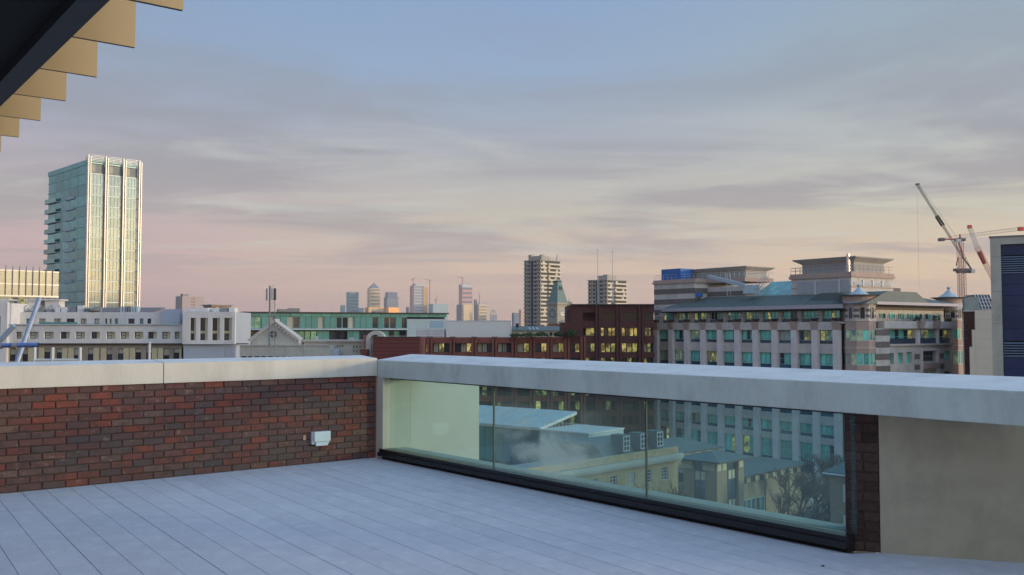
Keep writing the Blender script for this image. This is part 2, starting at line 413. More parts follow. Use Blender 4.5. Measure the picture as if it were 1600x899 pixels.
for i in range(-46, 40):
    a = off0+i*BWD+.0027; b = off0+(i+1)*BWD-.0027
    z = -.002*rnd.random()
    cut = rnd.uniform(0, 3.6)-14
    segs = [-14., 22.]
    for s0, s1 in zip(segs, segs[1:]):
        q = [nb*a+db*(s0+.002), nb*b+db*(s0+.002), nb*b+db*(s1-.002), nb*a+db*(s1-.002)]
        for dom in (main, wedge):
            p = [xy(v) for v in q]
            for k in range(len(dom)):
                p = clip(p, dom[k], dom[(k+1) % len(dom)])
                if len(p) < 3: break
            if len(p) >= 3 and area(p) > .004:
                # drop clipped duplicates
                pp = [p[0]]
                for v in p[1:]:
                    if abs(v[0]-pp[-1][0])+abs(v[1]-pp[-1][1]) > 1e-4: pp.append(v)
                if len(pp) >= 3: part('deck_board', MB().prism(pp, -.024, z), DECKM, deck)
# black joists' shadow gap layer under the boards and the block that carries the terrace
und = MB(); und.prism([xy(Wend-nW*0), (-7.5,-2.5), (6.2,-2.5), xy(C0+dP*(sPier0+5)), xy(C0)], -.06, -.03)
part('underlay', und, DARK, deck)
blk = [xy(Wend+nW*.33), (-8,-3), (7,-3), xy(AW+dA*3+nA*.05), xy(C0+dP*(sPier0+.3)+nP*.3), xy(C0+nP*.3+nW*.3)]
tag(part('terrace_block', MB().prism(blk, G, -.062), BRICKD), kind='structure')

# ---- brick wall on the left with its coping
wall = thing('brick_wall', 'low terrace wall of mixed red, maroon and grey bricks left of the glass, under a pale coping', 'wall', tuple(C0), rzW)
CH = .075
part('mortar', B(-9.5, -.012, .010, .30, 0, 1.05), MORTAR, wall)
def brick_material(island):
    global nt
    m = bpy.data.materials.new('multi_brick'); m.use_nodes = True; keep = nt; nt = m.node_tree; b = nt.nodes['Principled BSDF']; b.inputs['Roughness'].default_value = .9
    if island: r = N('ShaderNodeNewGeometry').outputs['Random Per Island']
    else: r = N('ShaderNodeObjectInfo').outputs['Random']
    c = ramp(r, [(0, (.17,.052,.038)), (.10, (.26,.062,.034)), (.2, (.16,.060,.050)), (.34, (.115,.062,.058)), (.46, (.088,.070,.068)), (.56, (.145,.085,.068)), (.66, (.17,.062,.046)), (.76, (.070,.067,.076)), (.84, (.19,.120,.090)), (.93, (.24,.056,.034)), (1, (.11,.052,.048))], srgb=False)
    nt.nodes[-1].color_ramp.interpolation = 'LINEAR'
    tcn = N('ShaderNodeTexCoord'); ad = N('ShaderNodeVectorMath', operation='ADD'); L(tcn.outputs['Object'], ad.inputs[0]); cx_ = N('ShaderNodeCombineXYZ')
    L(M_('MULTIPLY', r, 37.), cx_.inputs[0]); L(M_('MULTIPLY', r, 91.), cx_.inputs[1]); L(cx_.outputs[0], ad.inputs[1])
    n = N('ShaderNodeTexNoise'); n.inputs['Scale'].default_value = 9; n.inputs['Detail'].default_value = 6; n.inputs['Roughness'].default_value = .7; L(ad.outputs[0], n.inputs[0])
    c = mixc(mapr(n.outputs[0], .50, .62, 0, .75), c, (.055,.045,.045))
    n2_ = N('ShaderNodeTexNoise'); n2_.inputs['Scale'].default_value = 14; n2_.inputs['Detail'].default_value = 5; L(ad.outputs[0], n2_.inputs[0])
    c = mixc(mapr(n2_.outputs[0], .62, .70, 0, .55), c, (.30,.23,.18))
    c = mixc(.30, c, (.120,.056,.054))
    L(c, b.inputs['Base Color'])
    n3 = N('ShaderNodeTexNoise'); n3.inputs['Scale'].default_value = 70; n3.inputs['Detail'].default_value = 6; L(ad.outputs[0], n3.inputs[0])
    bn = N('ShaderNodeBump'); bn.inputs['Strength'].default_value = .6; bn.inputs['Distance'].default_value = .006; L(n3.outputs[0], bn.inputs['Height']); L(bn.outputs[0], b.inputs['Normal'])
    nt = keep; return m
BR1, BR2 = brick_material(False), brick_material(True)
BR3 = mat('dark_pier_brick', (.055,.032,.028), .9, var=.3, scale=9, bump=.5, bscale=70, rand=.45)
def brick_bm(L_, Hh, Dd, seed, y0=0.):
    r = random.Random(seed); j = lambda a: r.uniform(-a, a)
    v = []
    for x in (0, L_):
        for z in (0, Hh): v.append((x+j(.0025), z+j(.0022)))
    mb = MB(); (a, b_, c, d) = v[0], v[1], v[2], v[3]
    bx = [(a[0],0,a[1]),(c[0],0,c[1]),(d[0],0,d[1]),(b_[0],0,b_[1])]; f = .006
    ins_ = [(a[0]+f,-.004+j(.001),a[1]+f),(c[0]-f,-.004+j(.001),c[1]+f),(d[0]-f,-.004+j(.001),d[1]-f),(b_[0]+f,-.004+j(.001),b_[1]-f)]
    bk = [(p[0], Dd, p[2]) for p in bx]
    n = 0; mb.v = bx+ins_+bk
    mb.f = [(4,5,6,7),(0,1,5,4),(1,2,6,5),(2,3,7,6),(3,0,4,7),(8,9,1,0),(9,10,2,1),(10,11,3,2),(11,8,0,3)]; mb.m = [0]*9
    return mb
full = [brick_bm(.215, .0652, .04, k).mesh('brick', BR1) for k in range(8)]
halves = {}
cands = []
for row in range(14):
    z = row*CH+.006; x = -.012 - (0 if row % 2 else .1125); first = True
    if row % 2 == 0: cands.append((-.012-.1025, z, .1025, row))
    k = 0
    while x > -9.4:
        L_ = .215; cands.append((x-L_, z, L_, row)); x -= .225
vis = [c for c in cands if c[0] > -4.62]; vis.sort(key=lambda c: -c[0]); fullv = vis[:299]; rest = [c for c in cands if c not in fullv]
for (x, z, L_, row) in fullv:
    if L_ > .2: me = full[rnd.randrange(8)]
    else:
        me = halves.setdefault(round(L_, 3), brick_bm(L_, .0652, .04, 99).mesh('brick', BR1))
    link('brick', me, wall, (x, rnd.uniform(-.003, .002), z), (0, rnd.uniform(-.006, .006), 0))
j = MB()
for (x, z, L_, row) in rest:
    b_ = brick_bm(L_, .0652, .03, rnd.randrange(999)); n = len(j.v); j.v += [(p[0]+x, p[1], p[2]+z) for p in b_.v]; j.f += [tuple(i+n for i in f) for f in b_.f]; j.m += b_.m
jo = part('bricks_beyond_the_frame', j, BR2, wall); jo['kind'] = 'stuff'
# coping stones on the wall (joint seen at px 254), sloping top
rr = ray(254, 580); a_ = rr.x/rr.y; sj = (a_*C0.y-C0.x)/(-dW.x+a_*dW.y)
cop = thing('wall_coping', 'pale cream concrete coping with a blue grey top along the red brick wall', 'coping', tuple(C0), rzW)
def coping_piece(x0, x1, y0, y1, zb, zf, zk, mats, par, name='coping_stone'):
    mb = MB(); q = [(x0,y0),(x1,y0),(x1,y1),(x0,y1)]; mb.prism(q, zb, [zf,zf,zk,zk]); mb.m = [1 if i == 1 else 0 for i in range(len(mb.f))]
    return part(name, mb, mats, par, bevel=.006)
xs = [-9.5, -sj-2.9, -sj, .10]
xs = [-9.5, -6.9, -sj, .0]
for a, b in zip(xs, xs[1:]):
    coping_piece(a+.004, b-.004, -.035, .36, 1.05, 1.276, 1.306, [COPING, CAPTOP], cop)

# ---- concrete parapet beam on the right
beam = thing('parapet_beam', 'long blue grey concrete beam with frosted sloping top over the glass balustrade', 'parapet', tuple(C0), rzP)
mb = MB(); Lb = sPier0+6.0; q = [(-.0,0),(Lb,0),(Lb,.60),(-.30,.60)]
mb.prism([(0,0),(Lb,0),(Lb,.6),(-.1,.6)], 1.030, [1.252,1.252,1.318,1.318]); mb.m = [1 if i == 1 else 0 for i in range(len(mb.f))]
part('beam', mb, [BEAM, CAPTOP], beam, bevel=.008)
# corner column, reveal, panel behind the glass
s1 = along(598.5)
colm = thing('corner_column', 'pale rendered column in the corner between brick wall and glass balustrade', 'column', tuple(C0), rzP)
part('column', B(0, s1, .004, .42, 0, 1.03), CONC, colm, bevel=.004)
def s_at(px, w):      # along parapet at offset w outward
    r = ray(px, 515); a = r.x/r.y; O = C0+nP*w; return (a*O.y-O.x)/(dP.x-a*dP.y)
out_pan = thing('cream_flank_wall', 'cream rendered flank wall running outward behind the first glass pane beside the corner column', 'wall', tuple(C0), rzP)
r = ray(749, 660); a_ = r.x/r.y; Os = C0+dP*s1; w_end = (a_*Os.y-Os.x)/(nP.x-a_*nP.y)
part('panel', B(s1-.22, s1-.004, .424, w_end, -6, 1.0), PANELC, out_pan, bevel=.004)
part('cap', B(s1-.23, s1+.012, .424, w_end+.012, 1.0, 1.02), FRAMEW, out_pan)
lg = thing('outer_ledge', 'narrow grey green concrete ledge outside the foot of the glass balustrade', 'ledge', tuple(C0), rzP)
part('ledge', B(s1+.003, sPier0-.003, .155, .345, 0, .125), CONC, lg)
# balustrade: base channel and three panes
bal = thing('glass_balustrade', 'frameless glass balustrade of three tall panes in a black base channel', 'balustrade', tuple(C0), rzP)
part('base_channel', B(s1-.05, sPier0-.02, -.02, .15, .035, .125).box(s1-.05, sPier0-.02, -.045, -.02, .035, .085), BLACK, bal, bevel=.004)
part('kick_plate', B(s1+.0, sPier0-.02, .0, .14, 0, .034), SOFF, bal)
def guard_glass(fog):
    global nt
    m = bpy.data.materials.new('guard_glass'); m.use_nodes = True; keep = nt; nt = m.node_tree; nt.nodes.clear()
    o = N('ShaderNodeOutputMaterial'); tr = N('ShaderNodeBsdfTransparent'); tr.inputs[0].default_value = (.76, .95, .96, 1)
    gl = N('ShaderNodeBsdfGlossy'); gl.inputs['Roughness'].default_value = .015; gl.inputs[0].default_value = (.9, 1, .98, 1)
    lw = N('ShaderNodeLayerWeight'); lw.inputs[0].default_value = .5          # Schlick reflection, the same from both sides of the pane
    frs = M_('ADD', M_('MULTIPLY', M_('POWER', lw.outputs['Facing'], 5.), .9), .035)
    m1 = N('ShaderNodeMixShader'); L(frs, m1.inputs[0]); L(tr.outputs[0], m1.inputs[1]); L(gl.outputs[0], m1.inputs[2])
    df = N('ShaderNodeBsdfTranslucent'); df.inputs[0].default_value = (.62,.74,.74,1); d2 = N('ShaderNodeBsdfDiffuse'); d2.inputs[0].default_value = (.62,.74,.74,1)
    md = N('ShaderNodeMixShader'); md.inputs[0].default_value = .5; L(df.outputs[0], md.inputs[1]); L(d2.outputs[0], md.inputs[2])
    m2 = N('ShaderNodeMixShader'); L(m1.outputs[0], m2.inputs[1]); L(md.outputs[0], m2.inputs[2])
    tcn = N('ShaderNodeTexCoord'); n = N('ShaderNodeTexNoise'); n.inputs['Scale'].default_value = 1.6; n.inputs['Detail'].default_value = 5; n.inputs['Roughness'].default_value = .5; n.inputs['Distortion'].default_value = .6
    mp = N('ShaderNodeMapping'); mp.inputs['Scale'].default_value = (1, 1, 2.2); mp.inputs['Rotation'].default_value = (0, R(12), 0); L(tcn.outputs['Object'], mp.inputs[0]); L(mp.outputs[0], n.inputs[0])
    base = mapr(n.outputs[0], .35, .7, .05, .08)
    if fog:                   # breath of condensation low in the middle pane
        sp = N('ShaderNodeSeparateXYZ'); L(tcn.outputs['Object'], sp.inputs[0])
        wx = M_('MULTIPLY', mapr(sp.outputs[0], .0, .5, .25, 1, True), mapr(sp.outputs[0], fog*.55, fog*.85, 1, 0, True))
        wz = M_('MULTIPLY', mapr(sp.outputs[2], .08, .30, .5, 1, True), mapr(sp.outputs[2], .5, .78, 1, 0, True))
        f = M_('MULTIPLY', M_('MULTIPLY', wx, wz), mapr(n.outputs[0], .36, .66, .04, .55, True)); base = M_('ADD', base, f)
    L(base, m2.inputs[0]); L(m2.outputs[0], o.inputs[0]); nt = keep; return m
ss = [s1+.012, s_at(771, .09), s_at(1008, .09), sPier0+.0]
for k, (a, b) in enumerate(zip(ss, ss[1:])):
    w = b-a-.012
    part('glass_pane', B(0, w, 0, .017, 0, .885), guard_glass(w if k == 1 else 0), bal, loc=(a+.006, .09, .126))
for s_ in ss[1:3]: part('pane_seal', B(s_-.0045, s_+.0045, .088, .109, .127, 1.01), BLACK, bal)
part('top_seal', B(ss[0], ss[-1], .085, .112, 1.0125, 1.0285), BLACK, bal)
# brick pier and the angled rendered wall
pier = thing('brick_pier', 'dark brick pier at the right end of the glass balustrade', 'pier', tuple(AW), rzA)
LP = (AW-PD).length; P0 = floorpt(1322.5, 860.5)-AW; pw = P0.length
part('mortar', B(-pw, -.004, .01, .30, 0, 1.03), MORTAR, pier)
for row in range(14):
    z = row*.0735+.006
    cuts = [(-pw, -pw*.52), (-pw*.52+.01, -.006)] if row % 2 else [(-pw, -pw*.5), (-pw*.5+.01, -.006)]
    if row % 3 == 1: cuts = [(-pw, -.006)]
    for a, b in cuts:
        key = round(b-a, 3); me = halves.setdefault(('p', key), brick_bm(b-a, .0645, .04, int(key*1000)).mesh('brick', BR3)); link('brick', me, pier, (a, rnd.uniform(-.003, .002), z))
aw = thing('angled_rendered_wall', 'plain beige rendered wall right of the dark brick pier, below the beam', 'wall', tuple(AW), rzA)
part('wall', B(0, 3.6, 0, .25, -.02, 1.028), BEIGE, aw, bevel=.003)
# weatherproof socket on the brick wall and the small tag beside it
def wall_s(px, py):
    r = ray(px, py); den = r.x*nW.x+r.y*nW.y; t_ = (C0.x*nW.x+C0.y*nW.y)/den; return ((t_*r.x-C0.x)*dW.x+(t_*r.y-C0.y)*dW.y, H+t_*r.z)
xa, za = wall_s(485, 697); xb, zb = wall_s(512, 673)
sk = thing('outdoor_socket', 'white weatherproof socket box mounted low on the red brick wall', 'socket', tuple(C0+dW*xa), rzW)
PLW = mat('white_plastic', (.62,.68,.74), .4, var=.03, scale=10)
wd = xb-xa
part('back_box', B(0, wd, -.045, 0, za+.02, zb), PLW, sk, bevel=.006)
part('cover', B(.012, wd+.0, -.085, -.046, za+.05, zb+.004), PLW, sk, bevel=.01)
part('cable_entry', B(.04, wd-.03, -.075, -.046, za, za+.049), PLW, sk, bevel=.006)
xa2, za2 = wall_s(473, 688)
tag(part('wall_tag', B(0, .035, -.014, -.005, 0, .06), mat('tan_tag', (.42,.26,.16), .6, var=.1, scale=30), loc=tuple(C0+dW*xa2+Vector((0,0,za2))), rot=(0,0,rzW)), 'small tan tag fixed to the bricks left of the white socket', 'tag')
ds = floorpt(1286, 885)
tag(part('deck_screw', MB().lathe(0, 0, [(.012,0),(.012,.004),(.008,.007)], 10), BLACK, loc=(ds.x, ds.y, .0005)), 'small black stud lying on the pale deck in front of the brick pier', 'stud')
lf = floorpt(905, 777)
# ---- canopy overhead at the top left
V2 = Vector((-.6163, .7875, 0))   # direction to the vanishing point near px -358
V2 = (ray(-358, 515)); V2 = Vector((V2.x, V2.y, 0)).normalized(); V1 = Vector((V2.y, -V2.x, 0))
hf = 1.27; r0 = ray(285, 17); k0 = hf/r0.z; FC = Vector((r0.x*k0, r0.y*k0, H+hf)); r1 = ray(210, 75); k1 = hf/r1.z; FD = Vector((r1.x*k1, r1.y*k1, H+hf))
sp_ = (FD-FC).length; q0 = ray(102, 56); kq = hf/q0.z; QF = Vector((q0.x*kq, q0.y*kq, H+hf)); proj = -(QF-FD).dot(V1)
can = thing('canopy', 'dark overhanging roof canopy edged with bronze fins at the top left', 'canopy', (FC.x, FC.y, H+hf), math.atan2(V2.y, V2.x))
# local x along the edge away from the camera, local y to the left (into the roof)
th = .02
fin = MB().box(-th/2, th/2, 0, proj+.05, 0, .62); fin_me = None
for k in range(-3, 9):
    o = part('fin', fin, GOLD, can, loc=(k*sp_, 0, 0)) if fin_me is None else link('fin', fin_me, can, (k*sp_, 0, 0))
    if fin_me is None:
        fin_me = o.data; fin_me.materials.append(BLACK); fin_me.polygons[0].material_index = 1
    link('fixing', MB().tube((0,-.004,0),(0,.004,0),.008,k=8).mesh('fixing', BLACK), o, (-th/2, .03, .42), (0,0,R(90)))
part('fascia', B(-3.2*sp_, 9*sp_, proj, proj+.10, -.035, .62), FASC, can)
part('soffit', B(-3.2*sp_, 9*sp_, proj+.10, proj+3.0, .02, .60), SOFF, can)
for k in range(5): part('soffit_batten', B(-3.2*sp_, 9*sp_, proj+.45+k*.5, proj+.49+k*.5, -.005, .019), FASC, can)
# ---- scaffold tubes beyond the brick wall
tb = thing('scaffold_tubes', 'crossed grey and blue scaffold tubes standing behind the coping at the far left', 'scaffold', tuple(pt(22, 575, 11)), 0)
O_ = Vector(tb.location)
def tpart(name, a, b, r, m, k=12):
    return part(name, MB().tube(Vector(a)-O_, Vector(b)-O_, r, k=k), m, tb, smooth=False)
tpart('diagonal_tube', pt(20, 585, 10.9), pt(62, 466, 11.3), .029, GALV)
hz = tpart('horizontal_tube', pt(-40, 541, 10.6), pt(60, 539, 10.6), .0265, BLUEP)
part('open_end', MB().tube(pt(59.8, 539, 10.6)-O_, pt(60.9, 539, 10.6)-O_, .0235, k=12), DARK, tb)
tpart('short_tube', pt(-25, 560, 10.8), pt(22, 509, 10.8), .03, mat('pale_blue_tube', (.34,.45,.58), .4, metal=.3, var=.1, scale=9))
tpart('clamp', pt(20, 540.8, 10.6), pt(27, 540.6, 10.6), .034, GREY)
tpart('clamp', pt(-2, 541, 10.6), pt(3, 541, 10.6), .034, GREY)
# ================================================================== the city
def body(p, name, x0, x1, y0, y1, z0, z1, m): return part(name, B(x0, x1, y0, y1, z0, z1), m, p)
# ---- A: glass tower on the left
f = Fr(131, 280, DR)
tw = f.thing('glass_tower', 'tall glass tower with white vertical fins on its sunlit front at the far left', 'tower')
w = f.u(213); zt = f.z(131, 252); ztf = f.z(131, 241)
def yof(px): # depth on the left side for px (plane u=0)
    r = ray(px, 515); n2 = f.d; t_ = (f.O.x*n2.x+f.O.y*n2.y)/(r.x*n2.x+r.y*n2.y); return (t_*r.x-f.O.x)*f.n.x+(t_*r.y-f.O.y)*f.n.y
dp = yof(70)
part('core', B(.35, w-.35, .35, dp, 0, zt-1.0), DARKG, tw)
NS = 14; z_lo = f.z(131, 488); sh = (zt-z_lo)/NS
finpx = [131.5, 159, 187, 212]
fu = [f.u(p) for p in finpx]
for i, u in enumerate(fu):
    part('fin', B(u-.05, u+.20, -.9, .1, 0, ztf-.0).box(u+.66, u+.86, -.75, .1, 0, ztf-.4).box(u+.30, u+.62, -.3, .1, 0, ztf-1.2), SILVER, tw)
me_gp = {}
for b in range(3):
    ua, ub = fu[b]+.97, fu[b+1]-.20
    for s in range(-3, NS):
        za = z_lo+s*sh
        if za < 2: continue
        key = round(ub-ua, 2)
        if key not in me_gp: me_gp[key] = B(0, ub-ua, 0, .08, 0, sh-.35).mesh('glass_panel', TOWERG)
        if s == NS-1:
            part('top_opening', B(ua, ub, .2, .3, za, za+sh-.5), mat('plant_screen', (.22,.25,.24), .5, var=.2, scale=.8), tw); part('top_blind', B(ua+.2, ua+(ub-ua)*.35, .05, .15, za+.3, za+sh-.6), BLIND, tw); continue
        pn = link('glass_panel', me_gp[key], tw, (ua, .15, za+.05))
        mm = MB(); n_ = 4
        for q in range(1, n_): mm.box((ub-ua)*q/n_-.05, (ub-ua)*q/n_+.05, -.08, 0, 0, sh-.35)
        k2 = ('m', key)
        if k2 not in me_gp: me_gp[k2] = mm.mesh('mullion', TEALP)
        link('mullion', me_gp[k2], pn)
slabs = MB()
for s in range(-3, NS+1):
    za = z_lo+s*sh
    if za > 1: slabs.box(fu[0]+.3, w, 0.0, .3, za-.34, za+.0)
part('floor_edges', slabs, FLOORE, tw)
rl = MB()
for b in range(3):
    for k in range(5): rl.box(fu[b]+1, fu[b+1]-.2, -.3, -.22, zt+.3+k*.45, zt+.38+k*.45)
part('roof_rail', rl, SILVER, tw)
# left side
sd_ = MB()
for s in range(-3, NS):
    za = z_lo+s*sh
    if za < 1: continue
    for q in range(5):
        ya, yb = .4+(dp-.8)*q/5, .4+(dp-.8)*(q+1)/5
        pn = link('side_panel', me_gp.setdefault('side', B(0, .1, .05, (dp-.8)/5-.05, 0, sh-.3).mesh('side_panel', TOWERS)), tw, (.12, ya, za))
for s in range(-3, NS+1):
    za = z_lo+s*sh
    if za > 1: sd_.box(0.05, .3, .35, dp, za-.3, za)
part('side_floor_edges', sd_, FRAMEG, tw)
part('side_crown', B(-.05, w-.35, .5, dp, zt-.9, zt+.6), TOWERS, tw)
part('roof_screen', B(.3, w-.3, 1.5, 2, zt+.6, zt+2.0), TOWERG, tw)
for s in range(3, NS-2):            # projecting balconies at the far left corner and on the side
    za = z_lo+s*sh
    bme = me_gp.get('balc') or MB().box(-.7, .1, 0, dp*.30, -.25, 0).mesh('balcony', FRAMEW); me_gp['balc'] = bme
    b_ = link('balcony', bme, tw, (0, dp*.68+1.2, za)); 
    g_ = me_gp.get('balg') or MB().box(-.7, -.64, 0, dp*.30, 0, 1.15).mesh('balcony_glass', TEALG); me_gp['balg'] = g_; link('balcony_glass', g_, b_)
    bme = me_gp.get('bay') or MB().box(-.3, .1, 0, dp*.22, 0, .9).mesh('bay_band', LEAD); me_gp['bay'] = bme
    link('bay_band', bme, tw, (0, dp*.30, za-.6))
# ---- B: yellow reflecting glass block at the far left
f = Fr(0, 262, DR)
yb = f.thing('glass_block', 'low glass office block with thin vertical fins mirroring the golden sky, far left', 'building')
u0, u1 = f.u(-60), f.u(90.5); z1 = f.z(0, 421); z2 = f.z(0, 443); z3 = f.z(0, 462); z4 = f.z(0, 478)
part('core', B(u0, u1, .5, 18, 0, z1-.6), DARKG, yb)
part('floor_edges', B(u0, u1, 0, .5, z1-.35, z1).box(u0, u1, .0, .5, z2-.2, z2+.2).box(u0, u1, 0, .5, z3-.25, z3+.25).box(u0, u1, 0, .5, z4-.4, z4+.1), SILVER, yb)
n_ = int((u1-u0)/1.75); st = (u1-u0)/n_
for k in range(n_):
    for za, zb in ((z2+.2, z1-.35), (z3+.25, z2-.2)):
        me = me_gp.setdefault(('y', za), B(.05, st-.05, 0, .1, 0, zb-za).mesh('glass_panel', TOWERG)); link('glass_panel', me, yb, (u0+k*st, .12, za))
    me = me_gp.setdefault('yf', B(-.05, .05, -.3, .1, 0, z1-z3+.9).mesh('fin', GREY)); link('fin', me, yb, (u0+k*st, 0, z3+.2))
    m_ = pick((2, DARKG), (1, TEALG), (1.5, LITDIM)); window(yb, u0+k*st+.08, u0+(k+1)*st-.08, z4+.2, z3-.35, .3, m_, FRAMEW, fw=.1, split=False)
for za in (z4-4, z4-8, z4-12):
    part('lower_glass_band', B(u0, u1, .2, .45, za, za+3), DARKG, yb)

# ---- C: long white building
f = Fr(0, 150, (1, 0))
wb = f.thing('white_building', 'long white rendered building with rows of square windows in cream recesses, behind the left wall', 'building')
U = lambda px, w=0: f.u(px, w); Z = lambda py, w=0: f.z(0, py, w)
x0, x1 = U(-60), U(288)
hol = [(25,35),(46,60),(69,84),(94,109),(118,133),(142,156),(166,180),(188,202),(210,224),(231,245),(253,266),(273,282),(-20,-6),(-44,-30)]
zs_ = [Z(529.5), Z(518.7)]
hs = [(U(a), U(b), zs_[0], zs_[1]) for a, b in hol]
mb = sheet(MB(), x0, x1, Z(537), Z(507), hs, 0, .55)
part('front_wall', mb, WHITE, wb)
for a, b, c, d in hs:
    mid = a+(b-a)*.58
    part('reveal_panel', B(mid, b, .30, .54, c, d), CREAM, wb)
    window(wb, a, mid, c, d, .42, pick((3, BLIND), (1, DARKG), (1, mat('pale_blind', (.5,.52,.45), .5))), FRAMED, nx=1, ny=2, fw=.09)
part('body', B(x0, x1, .56, 14, 0, Z(507)-.05), TAUPE, wb)
part('cornice', B(x0, U(389), -.45, .0, Z(538.2), Z(536.6)), FRAMED, wb)
# taupe storey below
wc = [20,40,74,93,120,142,171,189,216,233,260,276,297,314,336,-10,-30]
hs = [(U(c)-.48, U(c)+.48, Z(564.5), Z(545)) for c in wc]
for k in (1, 2): hs += [(a, b, c-3.4*k, d-3.4*k) for a, b, c, d in hs[:len(wc)]]
part('lower_wall', sheet(MB(), x0, U(343), 0, Z(538.3), hs, .05, .4), TAUPE, wb)
part('lower_wall_return', B(U(343)+.01, U(367), .0, 8, 0, Z(538.3)), BLUEWHITE, wb)
for k, (a, b, c, d) in enumerate(hs):
    s_ = 1 if k % 2 else -1
    if k < len(wc): part('cream_surround', B(b, b+.8, -.02, .04, c-.3, d+.1) if s_ > 0 else B(a-.8, a, -.02, .04, c-.3, d+.1), CREAM, wb)
    wn = window(wb, a, b, c, d, .3, DARKG, FRAMED, ny=2, fw=.07)
    if k < len(wc) and rnd.random() < .8: link('blind', B(.05, b-a-.05, -.06, -.03, (d-c)*rnd.uniform(.45, .75), d-c-.06).mesh('blind', BLIND), wn)
# attic
ya = 2.6
hl = [(17,30),(40,50),(60,71),(83,95),(103,116),(125,135),(147,155),(164,167),(171,174),(179,184),(200,210),(218,224),(230,236),(277,280)]
hs = [(U(a, ya), U(b, ya), Z(506, ya), Z(498, ya)) for a, b in hl]
part('attic_wall', sheet(MB(), U(16, ya), U(285, ya), Z(507)-.3, Z(488, ya), hs, ya, .4), WHITE, wb)
part('attic_body', B(U(16, ya), U(285, ya), ya+.41, 13, Z(507), Z(488, ya)-.05), WHITE, wb)
for a, b, c, d in hs: window(wb, a, b, c, d, ya+.3, pick((2, BLIND), (1, DARKG), (1, TEALP)), FRAMED, nx=2 if b-a > .9 else 1, fw=.07)
part('blue_recess', B(U(165, ya), U(186, ya), ya-.03, ya-.005, Z(506.5, ya), Z(488.5, ya)), BLUEWHITE, wb).hide_render = False
bpy.data.objects.remove(bpy.data.objects['blue_recess'])
part('blue_wall_strip', B(U(256, ya), U(285, ya), ya-1.2, ya-.01, Z(506.8), Z(483)), BLUEWHITE, wb)
part('ledge', B(x0, U(283), -.25, .0, Z(508), Z(506.6)), LEAD, wb)
part('glass_guard', B(U(60), U(120), .1, .14, Z(507), Z(503.5)), TEALP, wb)
# left end block
part('end_block', B(x0, U(14), -.6, -.0, 0, Z(473)).box(x0, U(17), 0, 5, Z(507), Z(474)), WHITE, wb)
part('end_block_window', B(U(-4), U(3.5), -.63, -.55, Z(522), Z(494)), DARKG, wb)
# roof clutter
zr = Z(488, ya)
for a, b in ((48, 66), (74, 96), (0, 16)):
    part('roof_vent_house', B(U(a, 6), U(b, 6), 5, 7, zr-.1, Z(470, 6)).box(U(a, 6)-.4, U(b, 6)+.4, 4.7, 7.3, Z(470, 6), Z(468, 6)), WHITE, wb)
part('roof_slope', MB().prism([(U(16,4), 4.0), (U(240,4), 4.0), (U(240,4), 9), (U(16,4), 9)], zr-.1, [zr+.1, zr+.1, zr+.9, zr+.9]), mat('reddish_roof_sheet', (.22,.18,.18), .6, var=.15, scale=1), wb)
for k in range(9):
    xx = U(20+k*13, 4)
    part('roof_frame', MB().tube((xx, 3.6, zr), (xx+.8, 3.9, zr+1.15), .05, k=4).tube((xx+.8, 3.9, zr+1.15), (xx+1.5, 3.7, zr), .05, k=4).tube((xx, 3.6, zr+.05), (xx+1.3, 3.6, zr+.05), .05, k=4), GREY, wb)
for k in range(8):
    xx = U(60+k*13+rnd.uniform(-3, 3), 4); h_ = rnd.uniform(.5, 1.2)
    part('roof_unit', B(xx, xx+rnd.uniform(.5, 1.2), 3.4, 4.1, zr, zr+h_), pick((1, GREY), (1, LEAD), (1, WHITE)), wb)
part('roof_dish', MB().lathe(U(145, 3.5), 3.4, [(.1, zr+.1), (1.1, zr+.25), (1.25, zr+.55), (.7, zr+.62)], 16), GREY, wb)
for k in range(7): part('roof_louvre', B(U(190+k*4, 4), U(192.6+k*4, 4), 3.4, 4.6, zr, zr+.95), pick((1, LEAD), (1, GREY)), wb)
part('roof_rail', MB().tube((U(120,2.8), 2.8, zr+.35), (U(270,2.8), 2.8, zr+.35), .035, k=4), GREY, wb)
# right taller block
yr = -1.2; Ur = lambda px: f.u(px, yr); Zr = lambda py: f.z(0, py, yr)
hs = [(Ur(a), Ur(b), Zr(532), Zr(497)) for a, b in ((297, 306), (312, 324.5), (331, 343.5), (349.5, 362))]
part('stair_block_wall', sheet(MB(), Ur(285), Ur(367), Zr(538), Zr(487.5), hs, yr, .6), WHITE, wb)
part('stair_block_body', B(Ur(285), Ur(367), yr+.61, yr+9, 0, Zr(487.5)-.03), BLUEWHITE, wb)
part('stair_block_upstand', B(Ur(285), Ur(320), .2, 3, Zr(487), Zr(481)), WHITE, wb)
for a, b, c, d in hs:
    mid = a+(b-a)*.6
    part('reveal_panel', B(mid, b, yr+.3, yr+.55, c, d), CREAM, wb)
    window(wb, a, mid, c, c+(d-c)*.3, yr+.45, DARKG, FRAMED, fw=.08); part('spandrel', B(a, mid, yr+.33, yr+.5, c+(d-c)*.31, c+(d-c)*.42), CREAM, wb)
    wn = window(wb, a, mid, c+(d-c)*.43, d, yr+.45, DARKG, FRAMED, ny=2, fw=.08)
lad = MB()
for q in (355, 366): lad.tube((Ur(q), yr-1.0, 0+8), (Ur(q), yr-1.0, Zr(534)), .04, k=4)
for k in range(14): lad.tube((Ur(355), yr-1, Zr(566)+k*.3), (Ur(366), yr-1, Zr(566)+k*.3), .025, k=4)
part('roof_ladder', lad, GREY, wb)
for q in (327, 341, 352):
    part('roof_plant_box', B(Ur(q), Ur(q+9), .5, 2.5, Zr(487.6), Zr(rnd.uniform(480, 484))), pick((1, GREY), (1, WHITE)), wb)
